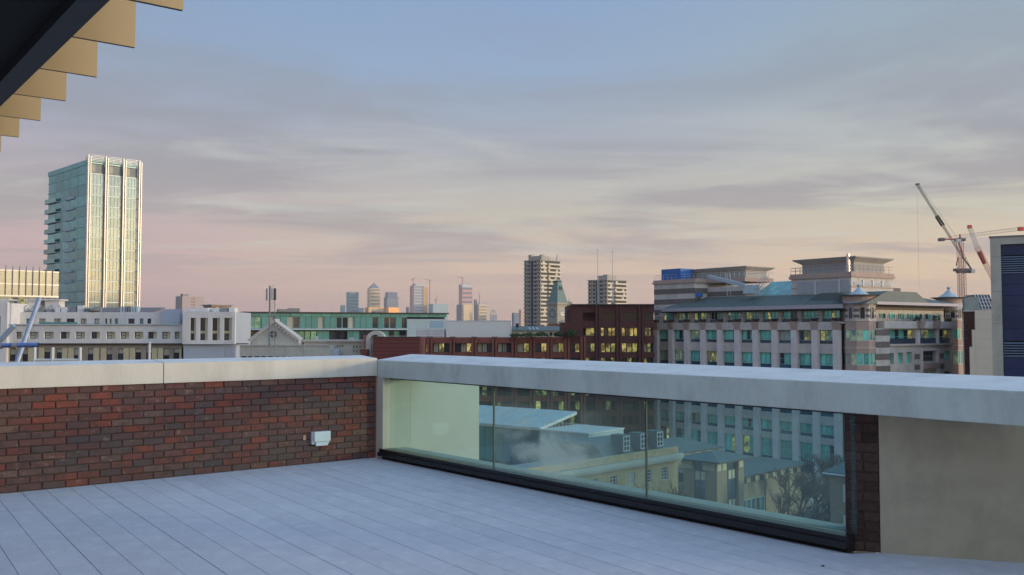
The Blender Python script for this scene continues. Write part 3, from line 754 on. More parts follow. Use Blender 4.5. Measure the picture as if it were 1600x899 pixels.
# thin pipes and rails just past the coping
f2 = Fr(0, 60, (1, 0))
vr = f2.thing('white_guard_rail', 'low white pipe guard rail on the roof just beyond the left coping', 'railing')
for q in (55, 83, 126): part('post', MB().tube((f2.u(q), 0, f2.z(q, 585)), (f2.u(q), 0, f2.z(q, 543)), .11, k=6), FRAMEW, vr)
part('rail', MB().tube((f2.u(52), 0, f2.z(0, 563)), (f2.u(128), 0, f2.z(0, 563)), .10, k=6), FRAMEW, vr)
vp = f2.thing('vent_pipe', 'thin white vertical vent pipe in front of the white building, right of the low rail', 'pipe')
part('pipe', MB().tube((f2.u(234), 0, f2.z(234, 590)), (f2.u(234), 0, f2.z(234, 536)), .085, k=8), FRAMEW, vp)
part('cowl', MB().lathe(f2.u(234), 0, [(.1, f2.z(234, 536.5)), (.15, f2.z(234, 536)), (.05, f2.z(234, 534.5))], 8), FRAMEW, vp)

# ---- distant blocks behind the white building
f = Fr(284, 900, DR)
db_ = f.thing('distant_flats', 'small pale block of flats catching pink light behind the white building roof', 'building')
z1 = f.z(290, 463); w_ = f.u(318)
part('wall', B(0, w_, 0, 14, 0, z1), mat('pink_lit_render', (.50,.42,.40), .8, var=.05), db_)  # pink evening light is put into the wall colour
for k in range(5):
    for q in range(2): part('window', B(w_*.42+q*2.2, w_*.42+q*2.2+1.2, -.15, 0, z1-3-k*2.9, z1-1.7-k*2.9), mat('red_window', (.3,.12,.1), .5), db_)
part('roof_box', B(2, 8, 3, 8, z1, z1+2.2), GREY, db_)
f = Fr(330, 500, DR)
db_ = f.thing('distant_flats', 'long low flat roofed flats with a projecting roof edge right of the small pale block', 'building')
z1 = f.z(330, 476); w_ = f.u(361)
part('wall', B(0, w_, 0, 9, 0, z1-.6), mat('distant_brick', (.40,.26,.20), .9, var=.2, scale=.4), db_)
part('roof', B(-.6, w_+.6, -1, 10, z1-.6, z1), GREY, db_)
for k in range(6):
    for q in range(3): part('window', B(.8+k*w_/6, .8+k*w_/6+w_/11, -.1, 0, z1-3-q*3.1, z1-1.4-q*3.1), pick((1, BLIND), (1, DARKG)), db_)

# ---- D: green glass building
DG = (.83, .557)
f = Fr(388, 240, (.93, .367))
gg = f.thing('green_glass_building', 'low building clad in green glass panels under a flat roof, beyond the white gable', 'building')
ue = f.u(698); zt = f.z(388, 487.5); zb1 = f.z(388, 494.5); zb2 = f.z(388, 513.5); zb3 = f.z(388, 516.5); zb4 = f.z(388, 533)
ug = f.u(636)
part('body', B(0, ue, 1.9, 20, 0, zt-.3), DARK, gg)
part('end_wall', B(-1.5, -.02, .0, 20, 0, zt-.1), BLUEWHITE, gg)
part('roof_edge', B(-1.5, ue+.5, -.5, 20.5, zt-.28, zt+.05), FRAMED, gg)
n_ = 20; st = ue/n_
for k in range(n_):
    me = me_gp.setdefault('gt', B(.04, st-.04, .0, .3, 0, zt-.3-zb1).mesh('top_panel', TEALP)); link('top_panel', me, gg, (k*st, .0, zb1))
pat = 'ww.Wp.WWp.pWp.WWwpp.WpWWpWp'
n2_ = 26; st = ug/n2_
for k in range(n2_):
    c_ = pat[k % len(pat)]
    if c_ in 'wW': window(gg, k*st+.04, (k+1)*st-.04, zb2+.05, zb1-.1, .35, {'w': LITG, 'W': DARKG}[c_] if rnd.random() < .7 else BLIND, FRAMEG, fw=.09)
    else: part('glass_panel', B(k*st+.04, (k+1)*st-.04, .02, .12, zb2+.05, zb1-.05), TEALP, gg)
    if k % 5 in (0, 3, 4) or rnd.random() < .2: window(gg, k*st+.02, (k+1)*st-.02, zb4, zb3-.2, 1.7, pick((2, DARKG), (1, TEALG)), FRAMED, fw=.08)
    else: part('lower_panel', B(k*st+.02, (k+1)*st-.02, 1.2, 1.3, zb4, zb3-.2), TEALP, gg)
part('floor_band', B(0, ug, -.3, 1.9, zb2-.4, zb2), LEAD, gg)
part('terrace_floor', B(0, ue, -1.8, 1.2, zb4-.4, zb4-.02), GREY, gg)
part('pale_end_wall', B(ug, ue, -.06, 1.9, zb4, zb1-.5), mat('light_blue_cladding', (.36,.47,.52), .5, var=.08), gg)
for k in range(3): part('louvre', B(f.u(672), f.u(693), -.12, -.07, f.z(680, 512-k*3.6), f.z(680, 509.4-k*3.6)), mat('blue_louvre', (.20,.36,.52), .5), gg)
rail = MB()
for k in range(12): rail.tube((f.u(600+k*7), -1.7, zb4), (f.u(600+k*7), -1.7, zb4+1.15), .04, k=4)
rail.tube((f.u(598), -1.7, zb4+1.15), (f.u(680), -1.7, zb4+1.15), .04, k=4).tube((f.u(598), -1.7, zb4+.6), (f.u(680), -1.7, zb4+.6), .03, k=4)
part('terrace_railing', rail, FRAMEW, gg)
for a, b, hh in ((438, 455, 2), (455, 472, 2.6), (590, 600, 1)): part('roof_plant', B(f.u(a), f.u(b), 4, 7, zt, zt+hh*.42), GREY, gg)
# white boxes on the green building's right side
f = Fr(650, 202, (1, 0))
ws = f.thing('white_plant_room', 'small white clad rooftop box with a short flue in front of the green building', 'rooftop box')
part('box', B(0, f.u(694), 0, 5, f.z(0, 550), f.z(0, 514)), WHITE, ws); part('flue', MB().tube((f.u(666), 2, f.z(0, 514)), (f.u(666), 2, f.z(0, 508)), .18, k=8), FRAMEW, ws)
for k in range(1, 4): part('cladding_joint', B(.02, f.u(694)-.02, -.02, 0, f.z(0, 514+k*4)-.03, f.z(0, 514+k*4)+.03), GREY, ws)

# ---- E: white building with the gable
f = Fr(375, 118, (1, 0))
pb = f.thing('gabled_white_building', 'white classical building with a triangular gable and small round window, above the coping', 'building')
u = f.u; z = lambda py, w=0: f.z(375, py, w)
PW = mat('painted_stucco', (.58,.57,.50), .8, var=.07, scale=1.2, dirt=(.36,.35,.31), dscale=.9, damt=.5)
part('front_wall', B(u(375), u(517), 0, 10, 0, z(540.5)), PW, pb)
part('parapet_coping', B(u(373), u(517), -.12, .3, z(540.5), z(539)), STONE, pb)
for q in (395, 430.5, 448, 476): part('pilaster', B(u(q-.8), u(q+.8), -.1, 0, z(560), z(540.5)), PW, pb)
for k in range(13): part('vent_slot', B(u(378+k*10.3), u(385.5+k*10.3), -.03, .04, z(559), z(556.8)), DARK, pb)
ga = MB(); yg = 1.0
gp = [(u(393, yg), z(534, yg)), (u(468, yg), z(534, yg)), (u(430, yg), z(503.5, yg))]
n = 0
ga.poly([(gp[0][0], yg, gp[0][1]), (gp[1][0], yg, gp[1][1]), (gp[2][0], yg, gp[2][1])]); ga.poly([(gp[0][0], 3, gp[0][1]), (gp[2][0], 3, gp[2][1]), (gp[1][0], 3, gp[1][1])])
part('gable_wall', ga, PW, pb); part('gable_plinth', B(gp[0][0], gp[1][0], yg, 3, z(541), gp[0][1]), PW, pb)
rf = MB()
for s_, (a, b) in enumerate(((gp[0], gp[2]), (gp[2], gp[1]))):
    ax, az_, bx, bz = a[0], a[1], b[0], b[1]; e = .35
    dxx, dzz = bx-ax, bz-az_; ln = math.hypot(dxx, dzz); nx, nz = -dzz/ln*e, dxx/ln*e
    rf.v += [(ax, yg-.25, az_), (bx, yg-.25, bz), (bx+nx*0, yg-.25, bz+e*1.15), (ax-(.5 if s_ == 0 else 0), yg-.25, az_+nz*.6), (ax, 3.2, az_), (bx, 3.2, bz), (bx, 3.2, bz+e*1.15), (ax-(.5 if s_ == 0 else 0), 3.2, az_+nz*.6)]
    k = len(rf.v)-8
    for q in ((0,1,2,3),(7,6,5,4),(3,2,6,7),(0,4,5,1),(0,3,7,4),(1,5,6,2)): rf.f.append(tuple(k+i for i in q)); rf.m.append(0)
part('gable_roof', rf, STONE, pb)
cu, cz = u(427.5, yg), z(522.5, yg)
ow = MB().lathe(0, 0, [(.46, -.05), (.46, .05)], 20); o = part('round_window', ow, DARKG, pb, loc=(cu, yg-.06, cz), rot=(R(90), 0, 0))
ring = MB()
for k in range(20):
    a0, a1 = 2*math.pi*k/20, 2*math.pi*(k+1)/20; ring.tube((.5*math.cos(a0), .5*math.sin(a0), .02), (.5*math.cos(a1), .5*math.sin(a1), .02), .06, k=4)
ring.box(-.45, .45, -.03, .03, .05, .09).box(-.03, .03, -.45, .45, .055, .095); part('round_frame', ring, PW, o)
for k in range(9):
    t_ = (k+.5)/9
    part('gable_dentil', B(u(430+38*t_, yg)-.1, u(430+38*t_, yg)+.12, yg-.3, yg, z(503.5+30.5*t_, yg)-.34, z(503.5+30.5*t_, yg)-.12), STONE, pb)
part('rear_wing', B(u(468), u(566), 2.5, 12, 0, z(533)), PW, pb)
part('cornice', B(u(468), u(568), 2.1, 3.2, z(533.5), z(531.2)).box(u(468), u(568), 2.25, 3, z(535), z(533.6)), STONE, pb)
for k in range(16): part('cornice_bracket', B(u(494+k*4.6), u(496+k*4.6), 2.0, 2.2, z(535.6), z(534)), STONE, pb)
part('parapet_pedestal', B(u(541), u(546), 2.2, 3, z(531), z(528)).box(u(486), u(489), 2.2, 3, z(531), z(526)), PW, pb)
for k in range(3): window(pb, u(520.5+k*4.2), u(523.5+k*4.2), z(543), z(539.5), 2.46, DARKG, PW, fw=.05, split=False)
for k in range(3): 
    for q in ((545, 540), (551.5, 546.5)): window(pb, u(546.5+k*5), u(549.5+k*5), z(q[0]), z(q[1]), 2.46, DARKG, PW, fw=.05, split=False)
part('tank', B(u(515), u(528), .5, 2.2, z(560), z(546)), LEAD, pb)
# arched dormer
ar = MB(); cx_, cz_ = u(587, .8), z(532, .8); ro, ri = u(587+15, .8)-cx_, u(587+9, .8)-cx_
for k in range(14):
    a0, a1 = math.pi*k/14, math.pi*(k+1)/14
    q = [(ro*math.cos(a0), ro*math.sin(a0)), (ro*math.cos(a1), ro*math.sin(a1)), (ri*math.cos(a1), ri*math.sin(a1)), (ri*math.cos(a0), ri*math.sin(a0))]
    n = len(ar.v); ar.v += [(cx_+a, .8, cz_+b) for a, b in q]+[(cx_+a, 2.4, cz_+b) for a, b in q]
    for g_ in ((0,3,2,1),(4,5,6,7),(0,1,5,4),(2,3,7,6)): ar.f.append(tuple(n+i for i in g_)); ar.m.append(0)
ar.box(cx_-ro, cx_-ri, .8, 2.4, z(570), cz_).box(cx_+ri, cx_+ro, .8, 2.4, z(570), cz_)
part('arched_dormer', ar, PW, pb); part('arch_infill', B(cx_-ri, cx_+ri, 1.5, 2.4, z(570), cz_+ri*.65), PW, pb)
window(pb, cx_-.35, cx_+.35, z(552), cz_+.3, 1.45, DARKG, PW, nx=2, ny=3, fw=.06)
part('arch_column', MB().tube((cx_-ri*.9, .7, z(560)), (cx_-ri*.9, .7, cz_), .12, k=8), PW, pb)
part('brick_chimney', B(u(564), u(575), -.3, 1.6, z(570), z(546)), BRICKR, pb)
part('red_brick_bay', B(u(566), u(572), 1.0, 2.4, z(545), z(524)), mat('pinkish_brick', (.34,.16,.13), .9, var=.15, scale=2), pb)
# antenna mast on the gable
f = Fr(421, 116, (1, 0))
an = f.thing('antenna_mast', 'grey mobile phone antenna mast with panel antennas standing behind the white gable', 'antenna')
z0_, zt_ = f.z(421, 540), f.z(421, 447)
part('mast', MB().tube((0, 0, z0_), (0, 0, zt_), .11, k=8).tube((.55, .3, z0_), (.55, .3, zt_-.3), .05, k=6), GREY, an)
lt_ = MB()
for k in range(16):
    zz = z0_+(zt_-z0_-2)*k/16; lt_.tube((0, 0, zz), (.55, .3, zz+.4), .025, k=4)
part('bracing', lt_, GREY, an)
part('top_frame', MB().tube((-.2, 0, zt_), (.75, 0, zt_), .04, k=4).tube((.1, 0, zt_-1.6), (.75, 0, zt_-1.6), .04, k=4).tube((.32,0,zt_-2),(.32,0,zt_+.05),.035,k=4), FRAMEW, an)
part('panel_antenna', B(.52, .82, -.35, -.1, zt_-1.75, zt_-.3), mat('dark_mesh_panel', (.10,.10,.10), .6, var=.3, scale=12), an, bevel=.03)
part('panel_antenna', B(-.42, -.26, -.25, -.05, zt_-1.8, zt_-.3), GREY, an, bevel=.02)
part('panel_antenna', B(.1, .34, -.3, -.12, zt_-1.6, zt_-.2), FRAMEW, an, bevel=.02)

# ---- F: pale clad screen
f = Fr(697, 203, (1, 0))
pc = f.thing('clad_plant_screen', 'large plain pale grey clad box on the roof of the brick offices', 'rooftop box')
part('cladding', B(0, f.u(798), 0, 8, f.z(0, 560), f.z(0, 501.5)), mat('pale_cladding', (.80,.81,.75), .6, var=.03, scale=.4), pc)
part('edge_trim', B(-.05, f.u(798)+.05, -.06, 0, f.z(0, 502.3), f.z(0, 501)).box(f.u(797), f.u(798)+.05, -.06, 0, f.z(0, 527), f.z(0, 502.3)).box(-.05, .12, -.06, 0, f.z(0, 527), f.z(0, 502.3)), FRAMEW, pc)

# ---- G: brick offices
f = Fr(583, 200, (1, 0))
bo = f.thing('brick_office_block', 'long red brown brick office block with lit strip windows between brick piers', 'building')
u = f.u; z = lambda py, w=0: f.z(800, py, w)
ptch = 22.7
part('end_pier', B(u(650), u(657), 0, 18, 0, z(527.5)), BRICKR, bo)
f5 = Fr(583, 112, (1, 0)); pk = f5.thing('plain_brick_block', 'windowless dark red brick block beside the white arched dormer, above the parapet corner', 'building')
part('wall', B(0, f5.u(656), 0, 7, 0, f5.z(620, 527.5)), mat('plain_red_brick', (.19,.055,.048), .9, var=.2, scale=3, dirt=(.11,.04,.038), dscale=.5, damt=.5), pk); part('coping', B(-.05, f5.u(656)+.05, -.06, .4, f5.z(620, 527.5)+.002, f5.z(620, 526.3)), FRAMED, pk)
for k in range(7): part('brick_soldier_course', B(.01, f5.u(656)-.01, -.012, 0, f5.z(620, 531+k*6)-.05, f5.z(620, 531+k*6)+.05), BRICKD, pk)
piers = [672, 707, 741, 773, 803.5, 832, 859, 886, 911, 934.5, 967, 1001.5]
edges = [657]+piers+[1022.5]
lowrows = [(536.5+ptch*k, 551+ptch*k) for k in range(8)]
part('body', B(u(655), u(1022.5), 1.6, 18, 0, z(528)), DARK, bo)
part('tall_body', B(u(890), u(1022.5), 1.6, 18, z(528)+.01, z(477)), BRICKD, bo)
zmax = z(527.3)
bands = [(zmax, z(536.5))]+[(z(551+ptch*k), z(536.5+ptch*(k+1))) for k in range(7)]+[(z(551+ptch*7), 0)]
def span(x0, x1, za, zb, m=BRICKR): return part('brick_spandrel', B(x0, x1, 0, 1.5, min(za, zb), max(za, zb)), m, bo)
for za, zb in bands:
    for a, b in zip(edges, edges[1:]):
        if zb < z(700): continue
        span(u(a)+.003, u(b)-.003, za, zb, BRICKR if a < 886 else BRICKD)
part('base_wall', B(u(657), u(1022.5), .2, 1.5, 0, z(700)), BRICKD, bo)
for p_ in piers:
    m_ = BRICKR if p_ < 920 else BRICKD; tp = z(477) if p_ > 925 else zmax+.15
    part('brick_pier', B(u(p_)-.58, u(p_)-.12, -.5, -.003, 0, tp), m_, bo); part('brick_pier', B(u(p_)+.12, u(p_)+.58, -.5, -.003, 0, tp), m_, bo)
    part('downpipe_recess', B(u(p_)-.12, u(p_)+.12, -.25, -.003, 0, tp-.1), DARK, bo)
def wrow(pa, pb_, ztop, zbot, mats_):
    for a, b in zip(edges, edges[1:]):
        if a < pa or b > pb_: continue
        n_ = 2 if b-a < 30 else 3
        ua, ub = u(a)+.60, u(b)-.60
        for k in range(n_):
            window(bo, ua+(ub-ua)*k/n_+.03, ua+(ub-ua)*(k+1)/n_-.03, zbot, ztop, 1.2, pick(*mats_), FRAMED, nx=1+(k % 2), fw=.08, split=True)
wm = [(2.2, LIT), (3, LITDIM), (2, BLIND), (3, DARKG)]; wdim = [(1.0, LIT), (2, LITDIM), (5, DARKG)]; wd2 = [(.9, LIT), (1, LITDIM), (6, DARKG)]
for k, (a, b) in enumerate(lowrows[:6]): wrow(650, 1030, z(a), z(b), wm if k == 0 else wdim)
# tall part
def tband(pa, pb_, m=BRICKD): 
    for a, b in zip(edges[9:], edges[10:]): part('brick_spandrel', B(u(a)+.003, u(b)-.003, .0, 1.55, z(pb_), z(pa)), m, bo)
tband(477, 488.5); tband(502, 512); tband(525.5, 527.2)
part('tall_plain_wall', B(u(892), u(911)-.004, -.15, 1.59, z(527.2), z(477)), BRICKD, bo)
part('lower_turret', B(u(878), u(891.5), -1.0, 10, z(527.2), z(504)), BRICKD, bo)
part('chamfered_wall', MB().prism([(u(886.5), 2), (u(892)-.01, .5), (u(892)-.01, 10), (u(886.5), 10)], z(504), [z(486), z(478), z(478), z(486)]), BRICKD, bo)
part('tall_coping', B(u(892), u(1023), -.7, 1.7, z(477), z(475.4)), FRAMED, bo)
for a, b in ((936, 965.5), (968, 1000), (1003, 1022)): part('dark_strip_window', B(u(a), u(b), .4, 1.2, z(502), z(488.5)), mat('unlit_glass', (.006,.007,.012), .25), bo)
for a, b in zip(edges[9:], edges[10:]):
    ua, ub = u(a)+.60, u(b)-.60; n_ = 1 if b-a < 25 and a < 934 else 4
    for k in range(n_): window(bo, ua+(ub-ua)*k/n_+.02, ua+(ub-ua)*(k+1)/n_-.02, z(525.5), z(512), 1.2, LIT if a in (934.5, 967) and k != 1 else pick((1, LITDIM), (3, DARKG)), FRAMED, fw=.08)
# two flagpoles
for q, yy in ((934.5, 392), (957.5, 394)):
    f3 = Fr(q, 209, (1, 0), base=G+f.z(800, 477)-.2); fp = f3.thing('flagpole', 'left one of the two thin white flagpoles rising over the brick offices' if q < 940 else 'right one of the two thin white flagpoles rising over the brick offices', 'flagpole', 'flagpoles over the brick offices')
    zz = f3.z(q, yy); part('pole', MB().tube((0, 0, 0), (0, 0, zz), .12, .05, k=8), FRAMEW, fp); part('finial', MB().lathe(0, 0, [(.05, zz), (.2, zz+.15), (.05, zz+.35)], 8), FRAMEW, fp); part('base', MB().tube((0,0,0),(0,0,1),.3,k=8), GREY, fp)
# shrubs on the roof terrace
def shrub(px, py, Y, w_, h_, label, seed, m=LEAF, base=None):
    r = random.Random(seed); p_ = pt(px, py, Y); t_ = thing('shrub', label, 'shrub', tuple(p_), 0, 'shrubs on the brick roof terrace')
    mb = MB()
    for _ in range(260):
        a = r.uniform(0, 6.28); e = r.random()**.6; c_ = Vector((math.cos(a)*w_*.5*e, math.sin(a)*w_*.35*e, h_*(.15+r.random()*.85*(1-.45*e))))
        s_ = r.uniform(.06, .16); d1 = Vector((r.uniform(-1,1), r.uniform(-1,1), r.uniform(-1,1))).normalized()*s_; d2 = d1.orthogonal().normalized()*s_
        mb.quad(c_-d1-d2, c_+d1-d2, c_+d1+d2, c_-d1+d2)
    part('foliage', mb, m, t_); part('stem', MB().tube((0,0,0), (0,0,h_*.5), .05, .03, k=5), BARK, t_)
for k, (q, w_, h_, lb) in enumerate(((806, 2.4, .9, 'small shrub by the corner of the pale clad box'), (824, 2.8, 1.0, 'dark shrub second from the pale clad box on the brick roof'), (846, 3.0, 1.2, 'dense shrub midway along the brick roof edge'), (872, 1.8, 1.3, 'spiky shrub below the clock tower on the brick roof'), (893, 2.6, 1.9, 'tall yellow green shrub against the taller brick block'))):
    shrub(q, 527, 198.5, w_, h_, lb, k+3)
# ---- low pale terrace behind the brick roof
f = Fr(799, 330, (1, 0))
lt2 = f.thing('terrace_houses', 'low pale building with a long slate roof at the foot of the left tower block', 'building')
part('wall', B(0, f.u(885), 0, 12, 0, f.z(0, 517)), mat('pale_brick_row', (.40,.36,.28), .9, var=.15), lt2)
part('roof', MB().prism([(0,-.5),(f.u(885),-.5),(f.u(885),12),(0,12)], f.z(0, 517.2), [f.z(0, 516.5), f.z(0, 516.5), f.z(0, 509.5), f.z(0, 509.5)]), SLATE, lt2)
for k in range(3): part('rooflight', MB().prism([(f.u(828+k*6), 1.2), (f.u(830+k*6), 1.2), (f.u(828+k*6), 5), (f.u(826+k*6), 5)], f.z(0, 515.2), [f.z(0, 515), f.z(0, 515), f.z(0, 511.6), f.z(0, 511.6)]), LEAD, lt2)
part('chimney', B(f.u(806), f.u(810.5), 2, 4, f.z(0, 512), f.z(0, 506)).box(f.u(805.3), f.u(811.3), 1.8, 4.2, f.z(0, 506.3), f.z(0, 505.6)), DARK, lt2)
for k in range(10): part('window', B(f.u(803+k*8), f.u(807+k*8), -.12, 0, f.z(0, 525), f.z(0, 519.5)), pick((1, DARKG), (1, BLIND)), lt2)

# ---- H: tower blocks
FL1 = mat('flats_concrete', (.46,.42,.36), .85, var=.1, scale=.2); FL2 = mat('flats_band', (.78,.70,.55), .8, var=.1, scale=.3); FLD = mat('flats_recess', (.10,.095,.09), .8)
def flats(px, Y, pxr, pxl, pytop, ns, label, extra):
    f = Fr(px, Y, DR); t_ = f.thing('tower_block', label, 'tower block', 'concrete tower blocks')
    w = f.u(pxr); r = ray(pxl, 515); n2 = f.d; tt = (f.O.x*n2.x+f.O.y*n2.y)/(r.x*n2.x+r.y*n2.y); dp = (tt*r.x-f.O.x)*f.n.x+(tt*r.y-f.O.y)*f.n.y
    zt = f.z(px, pytop); sh = 2.72
    part('body', B(.6, w-.6, .6, dp-.3, 0, zt), FL1, t_)
    me = {}
    for k in range(int(zt/sh)):
        z0 = zt-(k+1)*sh
        if k >= ns: break
        me.setdefault('b', MB().box(w*.02, w*.30, -.1, .6, 0, 1.15).box(w*.36, w*.70, -.9, .6, 0, 1.05).box(w*.74, w*.99, -.2, .6, 0, 1.15).mesh('balcony_front', FL2)); link('balcony_front', me['b'], t_, (0, 0, z0))
        me.setdefault('g', B(w*.06, w*.96, .45, .58, 0, 1.5).mesh('window_strip', FLD)); link('window_strip', me['g'], t_, (0, 0, z0+1.15))
        for q in range(3):
            if rnd.random() < .6: link('window_blind', me.setdefault('wb', B(0, w*.10, .36, .44, .1, 1.3).mesh('window_blind', FL2)), t_, (w*(.08+.31*q+rnd.random()*.12), 0, z0+1.15))
        me.setdefault('s', MB().box(-.3, .6, 0, dp*.36, 0, 1.1).mesh('side_balcony', FL1)); link('side_balcony', me['s'], t_, (0, dp*.04, z0)); link('side_balcony', me['s'], t_, (0, dp*.61, z0))
        me.setdefault('sg', MB().box(.45, .59, dp*.06, dp*.38, 0, 1.5).box(.45, .59, dp*.64, dp*.95, 0, 1.5).mesh('side_window', FLD)); link('side_window', me['sg'], t_, (0, 0, z0+1.12))
        me.setdefault('sw', MB().box(.3, .44, dp*.12, dp*.15, 0, 1.2).box(.3, .44, dp*.2, dp*.23, 0, 1.2).box(.3, .44, dp*.74, dp*.77, 0, 1.2).box(.3, .44, dp*.82, dp*.85, 0, 1.2).mesh('side_curtain', FL2)); link('side_curtain', me['sw'], t_, (0, 0, z0+1.2))
    part('stair_recess', B(.42, .62, dp*.44, dp*.58, 0, zt), mat('dark_blue_recess', (.07,.08,.12), .8), t_)
    part('roof_edge', B(0, w, 0, dp, zt, zt+.6), FL1, t_)
    for (a, b, c, d, h) in extra: part('roof_tank_room', B(w*a, w*b, dp*c, dp*d, zt+.6, zt+.6+h), FL1, t_)
    return f, t_, w, dp, zt
f, tb1, w_, dp_, zt_ = flats(844.5, 640, 877, 818, 407, 18, 'taller left concrete tower block with lit balconies, behind the clock tower', [(.05,.5,.1,.5,2.6), (.45,.75,.3,.7,1.2), (0,.12,.55,.7,3.6), (.05,.2,.0,.1,3.4)])
part('roof_flagpole', MB().tube((w_*.8, 1, zt_), (w_*.8+1.5, 1, zt_+5), .2, k=5), FLD, tb1)
flats(949, 640, 981, 918, 438, 13, 'shorter right concrete tower block half hidden behind the brick offices and flagpoles', [(.1,.55,.1,.6,2.8), (.2,.35,.2,.4,3.6)])
# ---- clock tower
f = Fr(871, 400, DR, )
ct = f.thing('clock_tower', 'old brick clock tower with a steep green copper roof and two white clock faces', 'tower')
r = ray(856, 515); n2 = f.d; tt = (f.O.x*n2.x+f.O.y*n2.y)/(r.x*n2.x+r.y*n2.y); dp = (tt*r.x-f.O.x)*f.n.x+(tt*r.y-f.O.y)*f.n.y
w = f.u(887); z = lambda py: f.z(871, py)
CTB = mat('orange_brick', (.42,.15,.07), .9, var=.15, scale=1); CTW = mat('clock_stone', (.46,.42,.34), .85, var=.08, scale=.6)
part('shaft', B(.2, w-.2, .2, dp-.2, 0, z(504)), CTB, ct)
for k in range(5): part('stone_band', B(0.05, w-.05, 0.05, dp-.05, z(506+k*7), z(503.5+k*7)), CTW, ct)
part('clock_stage', B(0, w, 0, dp, z(503), z(476)), CTW, ct); part('stage_cornice', B(-.5, w+.5, -.5, dp+.5, z(476), z(473)), CTW, ct)
wi, a_ = w*.33, .25
tp = [(w/2-wi/2, dp/2-wi/2), (w/2+wi/2, dp/2-wi/2), (w/2+wi/2, dp/2+wi/2), (w/2-wi/2, dp/2+wi/2)]
mbr = MB().prism([(0,0),(w,0),(w,dp),(0,dp)], z(473), z(440), 0, tp); part('copper_roof', mbr, COPPER, ct)
part('lantern', B(w/2-wi*.6, w/2+wi*.6, dp/2-wi*.6, dp/2+wi*.6, z(440), z(438)), COPPERD, ct)
part('dormer', MB().prism([(w/2-.7, w*.12), (w/2+.7, w*.12), (w/2+.7, w*.45), (w/2-.7, w*.45)], z(453), z(447)), COPPERD, ct)
for side in (0, 1):
    rr_ = min(w, dp)*.36
    c3 = (w/2, -.06, z(490)) if side == 0 else (-.06, dp/2, z(490)); ro_ = (R(90), 0, 0) if side == 0 else (R(90), 0, R(-90))
    fc = part('clock_face', MB().lathe(0, 0, [(rr_, -.05), (rr_, .1)], 28), mat('clock_white_lit', (.85,.83,.74), .6) if side == 0 else mat('clock_white_shaded', (.50,.54,.54), .6), ct, loc=c3, rot=ro_)  # one clock white in two tones: sunlit front, shaded side painted darker
    tk = MB()
    for k in range(12):
        a = 2*math.pi*k/12; x, y_ = math.cos(a), math.sin(a); px_, py_ = -y_, x
        q = [(x*rr_*.5+px_*.12, y_*rr_*.5+py_*.12), (x*rr_*.5-px_*.12, y_*rr_*.5-py_*.12), (x*rr_*.95-px_*.26, y_*rr_*.95-py_*.26), (x*rr_*.95+px_*.26, y_*rr_*.95+py_*.26)]
        tk.prism(q[::-1], .1, .16)
    part('hour_marks', tk, FRAMED, fc)
    part('hand', B(-.07, .07, -rr_*.1, rr_*.75, .165, .2), FRAMED, fc); part('hand', B(-rr_*.1, rr_*.42, -.09, .09, .205, .24), FRAMED, fc)
part('gable', MB().prism([(w*.1, -1.6), (w*.9, -1.6), (w*.9, 0), (w*.1, 0)], 0, z(507)), CTB, ct)
g2 = MB(); g2.poly([(w*.05, -1.7, z(507)), (w*.95, -1.7, z(507)), (w*.5, -1.7, z(500))]); g2.poly([(w*.05, -.05, z(507)), (w*.5, -.05, z(500)), (w*.95, -.05, z(507))])
g2.quad((w*.05, -1.7, z(507)), (w*.5, -1.7, z(500)), (w*.5, -.05, z(500)), (w*.05, -.05, z(507))); g2.quad((w*.5, -1.7, z(500)), (w*.95, -1.7, z(507)), (w*.95, -.05, z(507)), (w*.5, -.05, z(500)))
part('gable_pediment', g2, CTW, ct)
f = Fr(888, 404, (1, 0)); tr_ = f.thing('stepped_roof_turret', 'small stepped stone turret at the right shoulder of the clock tower', 'turret')
part('shaft', B(0, f.u(894), 0, 4, 0, f.z(0, 472)), CTW, tr_); part('cap', B(.4, f.u(890), .5, 3.5, f.z(0, 472), f.z(0, 468)), CTW, tr_); part('stone_band', B(-.1, f.u(894)+.1, -.1, 0, f.z(0, 480), f.z(0, 478)), CTB, tr_)
# brick hall right below clock tower
f = Fr(857, 360, (1, 0)); ha = f.thing('orange_brick_hall', 'orange brick hall with pale gables beneath the clock tower', 'building')
part('wall', B(0, f.u(884), 0, 8, 0, f.z(0, 511)), CTB, ha); part('parapet_band', B(-.2, f.u(884)+.2, -.2, 0, f.z(0, 512.5), f.z(0, 510.5)).box(-.2, f.u(884)+.2, -.2, 0, f.z(0, 519), f.z(0, 517.8)), CTW, ha)
part('arched_window', MB().lathe(0, 0, [(1.0, -.1), (1.0, .1)], 16), DARKG, ha, loc=(f.u(862), -.1, f.z(0, 515.6)), rot=(R(90), 0, 0))

